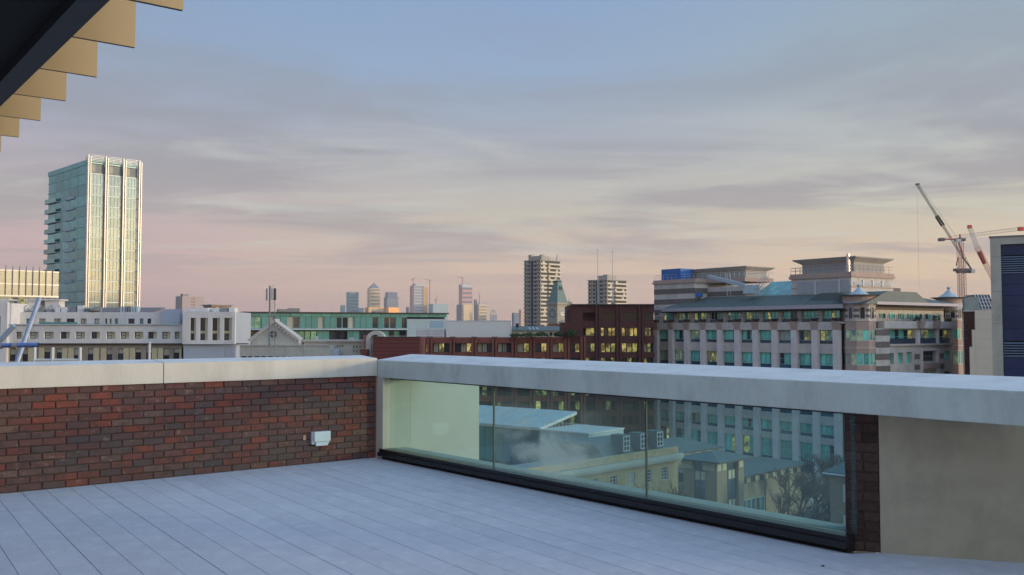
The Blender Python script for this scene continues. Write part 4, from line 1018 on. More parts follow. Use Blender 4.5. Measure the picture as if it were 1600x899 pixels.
# ---- skyline 4.5 km away
SK = {}
def far_tower(name, label, cat, px0, px1, py, Y, m, rows=0, cols=0, wm_=None, d=(1, 0), split_x=None):
    global DD
    # turned to the street grid: the lit front takes 3/4 of the width seen, the shaded side the rest
    px0, wp = px0+.25*(px1-px0), px1-px0
    f = Fr(px0, Y, (.85, .527)); t_ = f.thing(name, label, cat, 'distant skyline towers'); w = f.u(px1); z = f.z(px0, py)
    DD = .25*wp*Y/F/.50
    part('body', B(0, w, 0, DD, 0, z), m, t_)
    if rows:
        mb = MB(); top = z-4; bot = f.z(px0, 512); h = (top-bot)/rows
        for r_ in range(rows): mb.box(w*.05, w*.95, -.8, -.05, bot+r_*h+h*.55, bot+r_*h+h*.95)
        part('window_bands', mb, wm_, t_)
    if cols:
        mb = MB(); top = z-5; bot = f.z(px0, 512)
        for c_ in range(cols): mb.box(w*(c_+.28)/cols, w*(c_+.62)/cols, -1.6, -.9, bot, top)
        part('vertical_ribs', mb, FRAMEW if wm_ is None else wm_, t_)
    return f, t_, w, z
T1 = mat('far_teal', (.20,.40,.42), .4, var=.06, scale=.02); T2 = mat('far_blue_grey', (.20,.25,.33), .6, var=.06, scale=.02); T3 = mat('far_cream', (.95,.72,.42), .7, var=.04, scale=.02); T4 = mat('far_dark', (.15,.18,.22), .6)
T5 = mat('far_sunset_orange', (1.0,.50,.16), .40, metal=.6, var=.1, scale=.02); T6 = mat('far_pink', (.75,.45,.38), .8); T7 = mat('far_pale', (.62,.62,.60), .7, var=.04, scale=.02)  # the orange stands in for the sunset reflection, put into the base colour
f, t_, w, z = far_tower('skyline_tower', 'teal flat topped skyscraper with a pale rooftop sign, leftmost of the tall distant towers', 'skyscraper', 539.5, 560, 456.5, 4500, T1, rows=10, wm_=T4)
part('roof_sign', B(w*.1, w*.65, -3, -1.2, z-9, z-4), FRAMEW, t_)
far_tower('skyline_tower', 'low teal distant block at the very left end of the skyline cluster', 'skyscraper', 531, 539, 477, 4480, T1)
f, t_, w, z = far_tower('pyramid_roof_tower', 'distant sunlit skyscraper with a blue grey pyramid roof', 'skyscraper', 572.5, 594, 450.5, 4500, T3, rows=11, wm_=mat('far_cream_dark', (.36,.32,.24), .7))
part('pyramid_roof', MB().prism([(2, 2), (w-2, 2), (w-2, DD-2), (2, DD-2)], z, z+27, 0, [(w*.49, DD*.49), (w*.51, DD*.49), (w*.51, DD*.51), (w*.49, DD*.51)]), T2, t_)
f, t_, w, z = far_tower('skyline_tower', 'blue grey ribbed skyscraper right of the pyramid roofed tower', 'skyscraper', 598.5, 622.5, 464.5, 4550, T2, cols=7)
part('upper_tier', B(w*.08, w*.92, 3, DD*.9, z, z+24), T2, t_)
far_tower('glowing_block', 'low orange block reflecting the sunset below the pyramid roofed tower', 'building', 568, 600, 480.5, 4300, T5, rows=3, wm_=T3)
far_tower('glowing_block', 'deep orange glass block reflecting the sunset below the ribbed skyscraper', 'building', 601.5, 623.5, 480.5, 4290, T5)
far_tower('skyline_block', 'small green teal block left of the low orange block', 'building', 558, 568, 481, 4310, T1)
f, t_, w, z = far_tower('lattice_tower', 'pale distant tower with an orange diamond lattice on its right side', 'skyscraper', 639.5, 667.5, 446, 4400, T7, rows=14, wm_=mat('far_grey_line', (.30,.33,.36), .7))
uo = w*.68; part('lattice_face', B(uo, w, -2.5, -1.2, f.z(639, 512), z-2), T3, t_)
lm = MB(); nn = 7; zb_ = f.z(639, 512); hh = (z-3-zb_)/nn; wwid = w-uo
for k in range(nn):
    for c_ in range(2):
        xa, xb = uo+c_*wwid/2, uo+(c_+1)*wwid/2; za, zc2 = zb_+k*hh, zb_+(k+1)*hh
        lm.tube((xa, -3.4, za), ((xa+xb)/2, -3.4, (za+zc2)/2), 1.3, k=4).tube(((xa+xb)/2, -3.4, (za+zc2)/2), (xa, -3.4, zc2), 1.3, k=4).tube((xb, -3.4, za), ((xa+xb)/2, -3.4, (za+zc2)/2), 1.3, k=4).tube(((xa+xb)/2, -3.4, (za+zc2)/2), (xb, -3.4, zc2), 1.3, k=4)
part('diamond_lattice', lm, T5, t_)
part('roof_scaffold', MB().box(w*.15, w*.9, 3, DD*.9, z, z+8), T7, t_); part('side_slab', B(-5, -.5, 4, DD*.8, 0, z-8), T6, t_)
far_tower('skyline_block', 'pale blue flat topped distant block right of the lattice tower', 'building', 668.5, 700, 475, 4350, mat('far_pale_teal', (.42,.56,.58), .6, var=.03, scale=.02))
far_tower('skyline_tower', 'slim low distant tower just left of the lattice tower', 'skyscraper', 634, 639, 480, 4390, T2)
f, t_, w, z = far_tower('unfinished_tower', 'distant unfinished tower with pink concrete upper floors and a white crown', 'skyscraper', 716.5, 738, 448, 4400, T6, rows=9, wm_=T2)
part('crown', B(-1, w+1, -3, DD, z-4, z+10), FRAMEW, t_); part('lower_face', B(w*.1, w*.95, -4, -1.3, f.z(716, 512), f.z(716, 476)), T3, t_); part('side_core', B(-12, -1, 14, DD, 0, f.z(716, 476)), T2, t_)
cg = MB()
for k in range(5): cg.box(w*(.3+.12*k), w*(.36+.12*k), 5, 9, z+10, z+14+3*((k*7) % 3))
part('rooftop_works', cg, T7, t_)
f, t_, w, z = far_tower('skyline_tower', 'cream fronted distant tower right of the unfinished tower', 'skyscraper', 744, 761, 477, 4420, T3, rows=7, wm_=mat('far_cream_dark', (.36,.32,.24), .7))
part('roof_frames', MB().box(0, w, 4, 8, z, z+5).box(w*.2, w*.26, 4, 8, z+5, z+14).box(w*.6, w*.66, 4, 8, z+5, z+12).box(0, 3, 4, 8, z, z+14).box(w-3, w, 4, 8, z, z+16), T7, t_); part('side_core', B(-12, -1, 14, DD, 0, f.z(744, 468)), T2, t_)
f = Fr(771, 4400, (1, 0)); t_ = f.thing('domed_tower', 'distant open topped tower with rounded crown right of the cream fronted tower', 'skyscraper')
zb_, zt_ = f.z(771, 492), f.z(771, 482)
part('body', B(-17, 17, 0, 30, 0, zb_), T7, t_)
arch = MB()
for k in range(8):
    a0, a1 = math.pi*k/8, math.pi*(k+1)/8
    arch.tube((14*math.cos(a0), 2, zb_+22*math.sin(a0)), (14*math.cos(a1), 2, zb_+22*math.sin(a1)), 2.5, k=5)
part('crown_arch', arch, T7, t_); part('crown_mast', B(-3, 3, 0, 6, zb_, zb_+22), T3, t_)
far_tower('skyline_tower', 'distant blue block immediately left of the taller concrete tower block', 'skyscraper', 800, 811, 489, 3000, T2)
far_tower('skyline_tower', 'distant pink tower tucked behind the taller concrete tower block', 'skyscraper', 811, 822, 484, 3100, T6, rows=6, wm_=T3)
def far_crane(px, py, Y, hpx, tilt, label):
    f = Fr(px, Y, (1, 0)); t_ = f.thing('tower_crane', label, 'crane', 'tiny distant tower cranes'); zt_ = f.z(px, py); s_ = Y/F
    part('mast', B(-1.4, 1.4, 0, 2.8, 0, zt_), REDP, t_)
    part('jib', MB().tube((-hpx*.35*s_*math.cos(tilt), 1, zt_-hpx*.35*s_*math.sin(tilt)), (hpx*s_*math.cos(tilt), 1, zt_+hpx*s_*math.sin(tilt)), 1.2, k=4), REDP, t_)
    part('counterweight', B(-hpx*.4*s_*math.cos(tilt)-3, -hpx*.3*s_*math.cos(tilt), -1, 4, zt_-5-hpx*.35*s_*math.sin(tilt), zt_-hpx*.35*s_*math.sin(tilt)), REDP, t_)
far_crane(645, 436, 4425, 4, R(20), 'tiny pink crane on the roof of the lattice tower, left side')
far_crane(671, 438, 4600, -8, R(-12), 'tiny pink crane just right of the lattice tower roof')
far_crane(681, 467, 4600, 4, R(65), 'tiny red crane over the pale blue distant block')
far_crane(722, 434, 4425, -8, R(-8), 'tiny crane on top of the unfinished tower')
far_crane(749, 462, 4600, -6, R(-70), 'tiny red crane with steep jib between the unfinished and cream fronted towers')
# ================================================================== the big banded stone building on the right
dLb = Vector((-.596, .803)); YL0 = 210
f = Fr(1028, YL0, (.596, -.803)); FL_ = f
po = f.thing('banded_stone_building', 'large banded stone office building with slate roof, corner turrets and green windows', 'building')
u = f.u
def z(py, px=1041, w=0): return f.z(px, py, w)
ub = [u(p) for p in (1028, 1310)]; BAY = (ub[1]-ub[0])/10*1.0
pcs = [ub[0]+BAY*k for k in range(11)]
LE = pcs[-1]
p0 = z(516.3)
PT = z(516.3)-z(547)
rows = []                                     # (bottom, top) of the glazing per storey
zt2 = z(516.3); zb2 = z(534); zt3 = z(547); zb3 = z(568)
rws = [(zb2, zt2, 'a'), (zb3, zt3, 'b'), (zb3-PT, zt3-PT, 'b'), (zb3-2*PT, zt3-2*PT, 'c'), (z(658), z(641), 'b'), (z(707), z(666.5), 'd')]
zc1, zc0 = z(505), z(515.8)                   # stone band under the attic
# piers
for k, pc in enumerate(pcs):
    part('stone_pier', B(pc-.64, pc+.64, -.9, .0, 0, zc0), STONEL, po)
    part('pier_capital', MB().prism([(pc-.62, -.8), (pc+.62, -.8), (pc+.62, .0), (pc-.62, 0)], zc0+.002, zc1+.1, 0, [(pc-.85, -1.1), (pc+.85, -1.1), (pc+.85, 0), (pc-.85, 0)]), PINK, po)
    part('planter', MB().lathe(pc, -.6, [(.35, zc1+.12), (.75, zc1+.55), (.72, zc1+.75)], 8), mat('dark_planter', (.06,.05,.055), .7), po)
for a, b in zip(pcs, pcs[1:]):
    x0, x1 = a+.645, b-.645
    def sp(za, zb, m=STONE): part('stone_spandrel', B(x0, x1, -.35, .9, za, zb), m, po)
    part('stone_band', B(x0, x1, -.75, .9, zc0+.002, zc1), STONE, po)
    ends = [(rws[0][0], rws[1][1]), (rws[1][0], rws[2][1]), (rws[2][0], rws[3][1]), (rws[3][0], rws[4][1]), (rws[4][0], rws[5][1]), (rws[5][0], 0)]
    for za, zb in ends: sp(min(za, zb), max(za, zb))
    for (zb, zt, kk) in rws:
        n_ = 3 if kk != 'd' else 2
        gl = pick((6, PWIN), (3, LITG), (1.2, LITDIM), (.25, LIT), (1, BLIND)) if kk != 'd' else None
        sill = (zt-zb)*(.24 if kk != 'd' else .40)
        # blue transom panel below, windows above
        part('sill_panel', B(x0+.05, x1-.05, .05, .12, zb, zb+sill-.04), PBLUE if kk in 'bcd' else mat('balcony_rail_glass', (.08,.12,.17), .2, metal=.3, rand=.2), po)
        for q in range(n_):
            g_ = gl if gl and rnd.random() < .7 else pick((5, PWIN), (1.3, LITDIM), (.4, LIT), (2, DARKG))
            window(po, x0+.05+(x1-x0-.1)*q/n_, x0+.05+(x1-x0-.1)*(q+1)/n_, zb+sill, zt, .12, g_, FRAMEG, ny=1 if kk == 'a' else 2, fw=.09, nx=1)
    # attic windows set back
    part('attic_pier', B(a-.5, a+.5, .9, 1.6, zc1, z(489.6)), STONE, po)
    for q in range(4): window(po, a+.55+(b-a-1.1)*q/4, a+.55+(b-a-1.1)*(q+1)/4, zc1+.6, z(490), 1.4, pick((5, PWIN), (1.5, LITG), (.6, LITDIM), (1, DARKG)), FRAMEG if rnd.random() < .8 else FRAMEW, fw=.08)
    part('attic_upstand', B(a+.51, b-.51, 1.2, 1.6, zc1, zc1+.58), STONED, po)
part('body', B(pcs[0]-.3, LE+3, .95, 22, 0, zc1-.02), DARK, po)
part('attic_body', B(pcs[0]+.5, LE+3, 1.65, 21, zc1, z(489.4)), STONED, po)
part('attic_floor', B(pcs[0]-.6, LE+1.5, -.72, .94, zc1-.3, zc1-.03), STONE, po)
rail = MB(); rail.tube((pcs[0], -.5, zc1+1.2), (LE, -.5, zc1+1.2), .04, k=4)
for k in range(60): rail.tube((pcs[0]+(LE-pcs[0])*k/60, -.5, zc1), (pcs[0]+(LE-pcs[0])*k/60, -.5, zc1+1.2), .03, k=3)
part('roof_terrace_rail', rail, FRAMED, po)
zf0, zf1 = z(487.4), z(482.3)
xl = pcs[0]+2.0
part('fascia_band', B(xl, LE+1.5, -.9, .5, zf0, zf1), LILAC, po); part('eaves_soffit', B(xl+.05, LE+1.5, -.8, 4, zf0-.25, zf0-.01), DARK, po)
zr = z(465.5, 1075, 5)
part('slate_roof', MB().prism([(xl, -.85), (LE+6, -.85), (LE+6, 21), (xl, 21)], zf1+.01, zr, 0, [(xl+5.2, 6.5), (LE+6, 6.5), (LE+6, 16), (xl+5.2, 16)]), SLATE, po)
for k in range(34):
    xx = xl+5.5+k*1.5
    if xx < LE+4: part('roof_seam', MB().tube((xx, -.85, zf1+.04), (xx, 6.5, zr+.03), .035, k=3), SLATE, po)
# striped end block on the left
def striped(p, name, x0, x1, y0, y1, z0, z1, course=1.15, a=STONE, b=STONED, proud=.03):
    k = 0; zz = z1
    while zz > z0+.01:
        zl = max(z0, zz-course); e = proud if k % 2 else 0
        part(name, B(x0-e, x1+e, y0-e, y1, zl, zz), b if k % 2 else a, p); zz = zl; k += 1
w_b = 3.0
zbt = z(438.5, 1028, w_b)
xs0 = f.u(1022.5, w_b); xs1 = f.u(1086, w_b)
striped(po, 'stone_course', xs0, xs1, w_b, 16, zc1, zbt-.9)
part('pink_cornice', B(xs0-.3, xs1+.3, w_b-.3, 16, zbt-.89, zbt-.5).box(xs0-.15, xs1+.15, w_b-.12, 16, zbt-.5, zbt), PINK, po)
w_c = 7.0; xr0, xr1 = f.u(1086, w_c), f.u(1165, w_c)
part('recess_panel', B(xs1+.31, f.u(1105, w_c), w_c+.6, 16, zr-1, zbt-1.0), BLUEWHITE, po)
striped(po, 'stone_course', f.u(1106, w_c), xr1, w_c, 16, zr-1.5, zbt-1.9, course=1.0)
part('pink_cornice', B(xs1+.31, xr1+.2, w_c-.3, 16.2, zbt-.95, zbt-.1), PINK, po)
# flared rooftop plant house, left
def flare(p, x0, x1, y0, y1, z0, z1, zt, e):
    part('plant_wall', B(x0, x1, y0, y1, z0, z1), mat('pale_grey_cladding', (.42,.41,.39), .7, var=.05, scale=.5), p)
    part('flared_cornice', MB().prism([(x0, y0), (x1, y0), (x1, y1), (x0, y1)], z1+.005, zt-.2, 0, [(x0-e, y0-e), (x1+e, y0-e), (x1+e, y1+e), (x0-e, y1+e)]), STONE, p)
    part('flared_roof', B(x0-e, x1+e, y0-e, y1+e, zt-.195, zt), GREY, p)
w_p = 9; X0, X1 = f.u(1072, w_p), f.u(1166, w_p)
zt_ = z(418, 1140, w_p); flare(po, X0, X1, w_p, 16, zbt, zt_-.85, zt_, 1.25)
btn = part('blue_sheeted_tank', B(f.u(1034, 4), f.u(1064, 4), 4, 8, zbt, z(421.5, 1034, 4)), mat('blue_sheet', (.04,.16,.46), .6, var=.2, scale=1.5, bump=.4, bscale=3), po)
rl = MB()
for k in range(26):
    xx = xs0+.2+(f.u(1190, 4)-xs0)*k/26; rl.tube((xx, w_b+.1+k*.18, zbt), (xx, w_b+.1+k*.18, zbt+1.15), .035, k=3)
xe = f.u(1190, 4)
for h_ in (.6, 1.15): rl.tube((xs0+.2, w_b+.1, zbt+h_), (xe, w_b+.1+26*.18, zbt+h_), .035, k=3)
part('roof_rail', rl, FRAMEW, po)
# cleaning cradle arm
mb = MB(); a = (f.u(1108, 3), 3, z(432, 1108, 3)); b = (f.u(1163, 3), 3, z(446, 1163, 3)); mb.tube(a, b, .42, .6, k=4); part('cradle_arm', mb, LEAD, po)
part('cradle_pedestal', MB().prism([(f.u(1161, 2.5), 2.5), (f.u(1177, 2.5), 2.5), (f.u(1177, 2.5), 5), (f.u(1161, 2.5), 5)], z(459, 1168, 2.5), z(445, 1168, 2.5), 0, [(f.u(1163, 2.5), 2.8), (f.u(1176, 2.5), 2.8), (f.u(1176, 2.5), 4.6), (f.u(1163, 2.5), 4.6)]), LEAD, po)
mb = MB()
for q in range(3): 
    o_ = q*.9; mb.tube((f.u(1178, 3), 3+o_, z(452, 1178, 3)), (f.u(1193, 3), 3+o_, z(431, 1193, 3)), .06, k=4).tube((f.u(1178, 3), 3+o_, z(456, 1178, 3)), (f.u(1196, 3), 3+o_, z(434, 1196, 3)), .06, k=4)
for q in range(7): mb.tube((f.u(1179+q*2.3, 3), 3, z(453-q*3.2, 1185, 3)), (f.u(1179+q*2.3, 3), 5, z(453-q*3.2, 1185, 3)), .04, k=3)
part('roof_stair', mb, FRAMEW, po)
part('mast_rail', MB().tube((f.u(1137, 3), 3, z(462, 1137, 3)), (f.u(1137, 3), 3, z(428, 1137, 3)), .06, k=4).tube((f.u(1142, 3), 3, z(462, 1137, 3)), (f.u(1142, 3), 3, z(428, 1137, 3)), .05, k=4), FRAMEW, po)
part('blue_drum', MB().lathe(f.u(1092, 4), 4, [(.9, z(464, 1092, 4)), (.95, z(458.5, 1092, 4))], 12), mat('blue_sheet', (.04,.16,.46), .6), po)
# atrium roof
xa0, xa1 = f.u(1178, 6), f.u(1240, 6)
za0, za1 = z(461, 1200, 6), z(441, 1200, 12)
nq = 9
for k in range(nq):
    for q in range(3):
        x0, x1 = xa0+(xa1-xa0)*k/nq+.04, xa0+(xa1-xa0)*(k+1)/nq-.04; y0, y1 = 6+2*q+.04, 8+2*q-.04; a, b = za0+(za1-za0)*q/3, za0+(za1-za0)*(q+1)/3
        part('atrium_pane', MB().prism([(x0, y0), (x1, y0), (x1, y1), (x0, y1)], [a-.08, a-.08, b-.08, b-.08], [a, a, b, b]), AQUA, po)
part('atrium_frame', MB().prism([(xa0, 6), (xa1, 6), (xa1, 12), (xa0, 12)], [za0-.3, za0-.3, za1-.3, za1-.3], [za0-.1, za0-.1, za1-.1, za1-.1]), LEAD, po)
# right rooftop block (corner facing the camera)
w_r = 6.0
xk = f.u(1331, w_r); xj = f.u(1237, w_r)
zt_ = z(426.5, 1290, w_r); zlow = zr-2
fr2w = 14
part('rooftop_block', B(xj, xk, w_r, w_r+fr2w, zlow, zt_-1.0), STONE, po)
part('pink_cornice', B(xj-.3, xk+.3, w_r-.3, w_r+fr2w+.3, zt_-.99, zt_-.4).box(xj-.15, xk+.15, w_r-.15, w_r+fr2w+.15, zt_-.4, zt_), PINK, po)
lp = xk-xj
LPN = mat('light_grey_panel', (.42,.43,.45), .6, var=.04, scale=.5)
for a, b in ((.12, .40), (.44, .80), (.84, .97)): part('wall_panel', B(xj+lp*a, xj+lp*b, w_r-.10, w_r, z(458, 1290, w_r), zt_-1.6), LPN, po)
for a in (.405, .805): part('white_pilaster', B(xj+lp*a, xj+lp*a+.4, w_r-.2, w_r, z(462, 1290, w_r), zt_-1.3), FRAMEW, po)
for a in range(4): part('wall_panel', B(xk, xk+.10, w_r+.8+a*3.2, w_r+3.5+a*3.2, z(445, 1331, w_r), zt_-1.9), LPN, po)
for a in range(3): part('white_pilaster', B(xk, xk+.2, w_r+3.55+a*3.2, w_r+3.95+a*3.2, z(446, 1331, w_r), zt_-1.5), FRAMEW, po)
part('pink_band', B(xj, xk+.08, w_r-.05, w_r+fr2w, z(449, 1331, w_r), z(446.5, 1331, w_r)), PINK, po)
zt2_ = z(403.5, 1300, w_r+2)
flare(po, xj+1.2, xk-.7, w_r+2, w_r+fr2w-2, zt_, zt2_-1.0, zt2_, 1.35)
part('flue', MB().tube((f.u(1327, w_r+.8), w_r+.8, zt_), (f.u(1327, w_r+.8), w_r+.8, z(397, 1327, w_r+.8)), .32, k=10), SILVER, po)
rl = MB()
for xx, yy in [(xj, w_r+k*1.4) for k in range(8)]+[(xk, w_r+k*1.4) for k in range(10)]+[(xj+lp*k/12, w_r) for k in range(12)]: rl.tube((xx, yy, zt_), (xx, yy, zt_+1.3), .04, k=3)
for h_ in (.7, 1.3): rl.tube((xj, w_r, zt_+h_), (xk, w_r, zt_+h_), .035, k=3).tube((xk, w_r, zt_+h_), (xk, w_r+fr2w, zt_+h_), .035, k=3).tube((xj, w_r, zt_+h_), (xj, w_r+fr2w, zt_+h_), .035, k=3)
part('roof_rail', rl, GREY, po)
# turret at the corner
def loc_of(px, dist_w): return f.u(px, dist_w)
tx = (u(1316)+f.u(1369, 2.5))/2; tcx, tcy = f.u(1343, 1.2), 1.2
# second facade frame (receding right), children of the same building through a rotated empty is a third level, so compute in its own local space
f2 = Fr(1366, 171, (.803, .596))
rot2 = f2.rz-f.rz
def T2L(x, y):        # f2 local -> f local
    P = f2.O+Vector((f2.d.x*x+f2.n.x*y, f2.d.y*x+f2.n.y*y, 0)); v = P-f.O; return (v.x*f.d.x+v.y*f.d.y, v.x*f.n.x+v.y*f.n.y)
def part2(name, mb, m, bevel=0):
    x, y = T2L(0, 0); return part(name, mb, m, po, loc=(x, y, 0), rot=(0, 0, rot2))
class _P: pass
def window2(x0, x1, z0, z1, y, gl, fr, **k):
    X, Y = T2L(x0, y); return window(po, X, X+(x1-x0), z0, z1, Y, gl, fr, rot=(0, 0, rot2), **k)
v = f2.u
def zz(py, px=1400): return f2.z(px, py)
def turret(px, pxl, pxr, Yc, ys, name_dark=True):
    """8-sided bay turret; ys: dict of y rows"""
    C_ = pt(px, 515, Yc); rad = (pxr-pxl)/2/F*Yc
    x, y = (C_.x-f.O.x)*f.d.x+(C_.y-f.O.y)*f.d.y, (C_.x-f.O.x)*f.n.x+(C_.y-f.O.y)*f.n.y
    zz_ = lambda py: pt(px, py, Yc-rad).z-G
    ro = R(22.5)
    def ring(name, r_, a, b, m, k=8): part(name, MB().lathe(x, y, [(r_, a), (r_, b)], k, rot=ro), m, po)
    ring('turret_core', rad*.93, 0, zz_(ys['fasc1']), DARK)
    ring('turret_band', rad, 0, zz_(ys['w3b']-0), PINK)
    for k_, (a, b, nm) in enumerate(((ys['w3b'], ys['w3t'], 0), (ys['w2b'], ys['w2t'], 0))):
        zb_, zt_ = zz_(a), zz_(b)
        for s_ in range(8):
            a0, a1 = ro+2*math.pi*s_/8, ro+2*math.pi*(s_+1)/8
            p_, q_ = Vector((x+rad*.95*math.cos(a0), y+rad*.95*math.sin(a0))), Vector((x+rad*.95*math.cos(a1), y+rad*.95*math.sin(a1)))
            side = (q_-p_); ln = side.length; mid_ = (p_+q_)/2
            if mid_.y > y+.5*rad: continue
            ang = math.atan2(side.y, side.x)
            for h_ in range(2): 
                o_ = p_+side*(h_/2); window(po, o_.x, o_.x+ln/2, zb_, zt_, o_.y, pick((4, PWIN), (1, LITG), (1, BLIND)), FRAMEW, fw=.08, ny=1, rot=(0, 0, ang))
    ring('turret_band', rad, zz_(ys['w3t'])+.002, zz_(ys['w2b']), PINK)
    ring('turret_string', rad*1.03, zz_(ys['w3t']-7), zz_(ys['w3t']-8.5), STONE)
    ring('turret_band', rad, zz_(ys['w2t'])+.002, zz_(ys['att0']), PINK)
    ring('turret_string', rad*1.04, zz_(ys['att0'])+.001, zz_(ys['att0']-1.2), STONE)
    hh = (zz_(ys['att1'])-zz_(ys['att0']-1.2))/5
    for k_ in range(5): ring('turret_course', rad*(.99 if k_ % 2 else .975), zz_(ys['att0']-1.2)+hh*k_+.002, zz_(ys['att0']-1.2)+hh*(k_+1), STONED if k_ % 2 else STONE)
    for s_ in range(8):
        am = ro+2*math.pi*(s_+.5)/8; m_ = Vector((math.cos(am), math.sin(am)))
        if m_.y > .5: continue
        apo = rad*math.cos(math.pi/8); c_ = Vector((x, y))+m_*(apo*1.0); tdir = Vector((-m_.y, m_.x)); o_ = c_-tdir*.5
        window(po, o_.x, o_.x+1.0, zz_(ys['att0']-3.2), zz_(ys['att1']+1.6), o_.y, DARKG, STONE, fw=.1, rot=(0, 0, math.atan2(tdir.y, tdir.x)))
    ring('turret_fascia', rad*1.04, zz_(ys['att1'])+.001, zz_(ys['fasc1']), LILAC, 16)
    re = rad*ys['ext']
    part('turret_eaves', MB().lathe(x, y, [(rad*1.0, zz_(ys['fasc1'])+.002), (rad*1.02, zz_(ys['eav']+3.5)), (re*.86, zz_(ys['eav']+1.4))], 24), PINK, po)
    part('turret_roof_disc', MB().lathe(x, y, [(re*.86, zz_(ys['eav']+1.35)), (re, zz_(ys['eav']+.3)), (re*.98, zz_(ys['eav'])), (rad*.5, zz_(ys['eav']-.8))], 24), mat('dark_lead', (.12,.12,.115), .6, var=.1), po)
    rc = rad*ys['rc']
    part('turret_cone', MB().lathe(x, y, [(rc, zz_(ys['eav']-.3)), (rc*.97, zz_(ys['eav']-1.3)), (rc*.5, zz_(ys['eav']-6.4)), (rc*.16, zz_(ys['eav']-11.2)), (rc*.10, zz_(ys['eav']-13))], 16), LEAD, po)
    part('finial_ball', MB().lathe(x, y, [(.12, zz_(ys['eav']-13)), (.38, zz_(ys['eav']-14.3)), (.45, zz_(ys['eav']-15.3)), (.3, zz_(ys['eav']-16.6)), (.05, zz_(ys['eav']-17.3))], 10), LEAD, po)
    return x, y, rad
turret(1343, 1318.5, 1368, 172.5, dict(w3b=571, w3t=552, w2b=532.5, w2t=515.5, att0=502, att1=478, fasc1=471.5, eav=460.5, ext=1.30, rc=.62))
# stretch of banded wall left of the turret
for (xa, xb) in ((LE+.73, u(1320)),):
    pass
rr2 = f2.u(1492)
# right facade
zt_att = zz(484.0, 1385); zt_b1 = zz(502, 1385); zt_b0 = zz(513.5, 1385)
x_q1 = v(1388)
# banded quoins beside the turret
def courses(x0, x1, z0, z1, y0, y1, ch=1.1, dark=STONED):
    k = 0; a = z0
    while a < z1-.01:
        b = min(z1, a+ch); part2('stone_course', B(x0, x1, y0-(.03 if k % 2 else 0), y1, a, b), dark if k % 2 else STONE); a = b; k += 1
courses(v(1366), x_q1-.003, 0, zt_b0, -.25, 1.0)
xR = v(1487)
hs = [(v(1388.5), v(1430), zz(537.5), zz(515)), (v(1437), v(1462), zz(537.5), zz(515.5)), (v(1465), v(1485), zz(537.5), zz(516))]
small = [(v(1388.5), v(1396), zz(569), zz(551.5)), (v(1402), v(1410.5), zz(569), zz(551.5)), (v(1416), v(1424.5), zz(569), zz(551)), (v(1438), v(1461), zz(567), zz(550.5)), (v(1474), v(1485.5), zz(565), zz(550.5))]
low = [(a, b, c-(zz(540)-zz(574))*k, d-(zz(540)-zz(574))*k) for k in (1, 2, 3) for a, b, c, d in small]
part2('front_wall', sheet(MB(), x_q1, xR, 0, zt_b0, hs+small+low, 0, .9), STONE)
part2('stone_band', B(x_q1-2, xR+.5, -.5, .9, zt_b0+.002, zt_b1), STONE)
part2('string_course', B(x_q1, xR, -.35, -.002, zz(540.5), zz(538)), STONE)
for q in (1433.5, 1458): part2('pink_bracket', MB().prism([(v(q)-.6, -.9), (v(q)+.6, -.9), (v(q)+.6, -.51), (v(q)-.6, -.51)], zt_b0, zt_b1+.1, 0, [(v(q)-.9, -1.3), (v(q)+.9, -1.3), (v(q)+.9, -.51), (v(q)-.9, -.51)]), PINK)
for q in (1433.5, 1463.5): part2('stone_column', B(v(q)-.45, v(q)+.45, -.25, -.003, zz(537.9), zt_b0), STONEL)
part2('inner_body', B(x_q1, xR, .95, 12, 0, zt_b0-.05), DARK)
for (a, b, c, d) in hs:
    n_ = max(2, round((b-a)/1.6))
    for k in range(n_): window2(a+(b-a)*k/n_, a+(b-a)*(k+1)/n_, c, d, .75, pick((4, PWIN), (1, LITDIM), (2, DARKG), (1, LITG)), FRAMEG, ny=2, fw=.08)
    part2('balcony_rail_glass', B(a, b, -.05, .0-.01, c, c+1.0), mat('balcony_rail_glass', (.08,.12,.17), .2))
for (a, b, c, d) in small+low: window2(a, b, c, d, .6, pick((4, PWIN), (1, LITG), (2, DARKG)), FRAMEG, nx=2, ny=2, fw=.09)
part2('bay_surround', B(v(1435.5), v(1437.8), -.5, -.002, 0, zz(549)).box(v(1461.2), v(1463.5), -.5, -.002, 0, zz(549)).box(v(1435.5), v(1463.5), -.5, -.002, zz(549)+.003, zz(547.5)), STONEL)
part2('bay_balcony', B(v(1438), v(1461), -.7, -.004, zz(578), zz(569)), PINK)
courses(v(1464), v(1473), 0, zz(549), -.12, -.004, ch=1.0)
courses(v(1428), v(1435), 0, zz(549), -.12, -.004, ch=1.0)
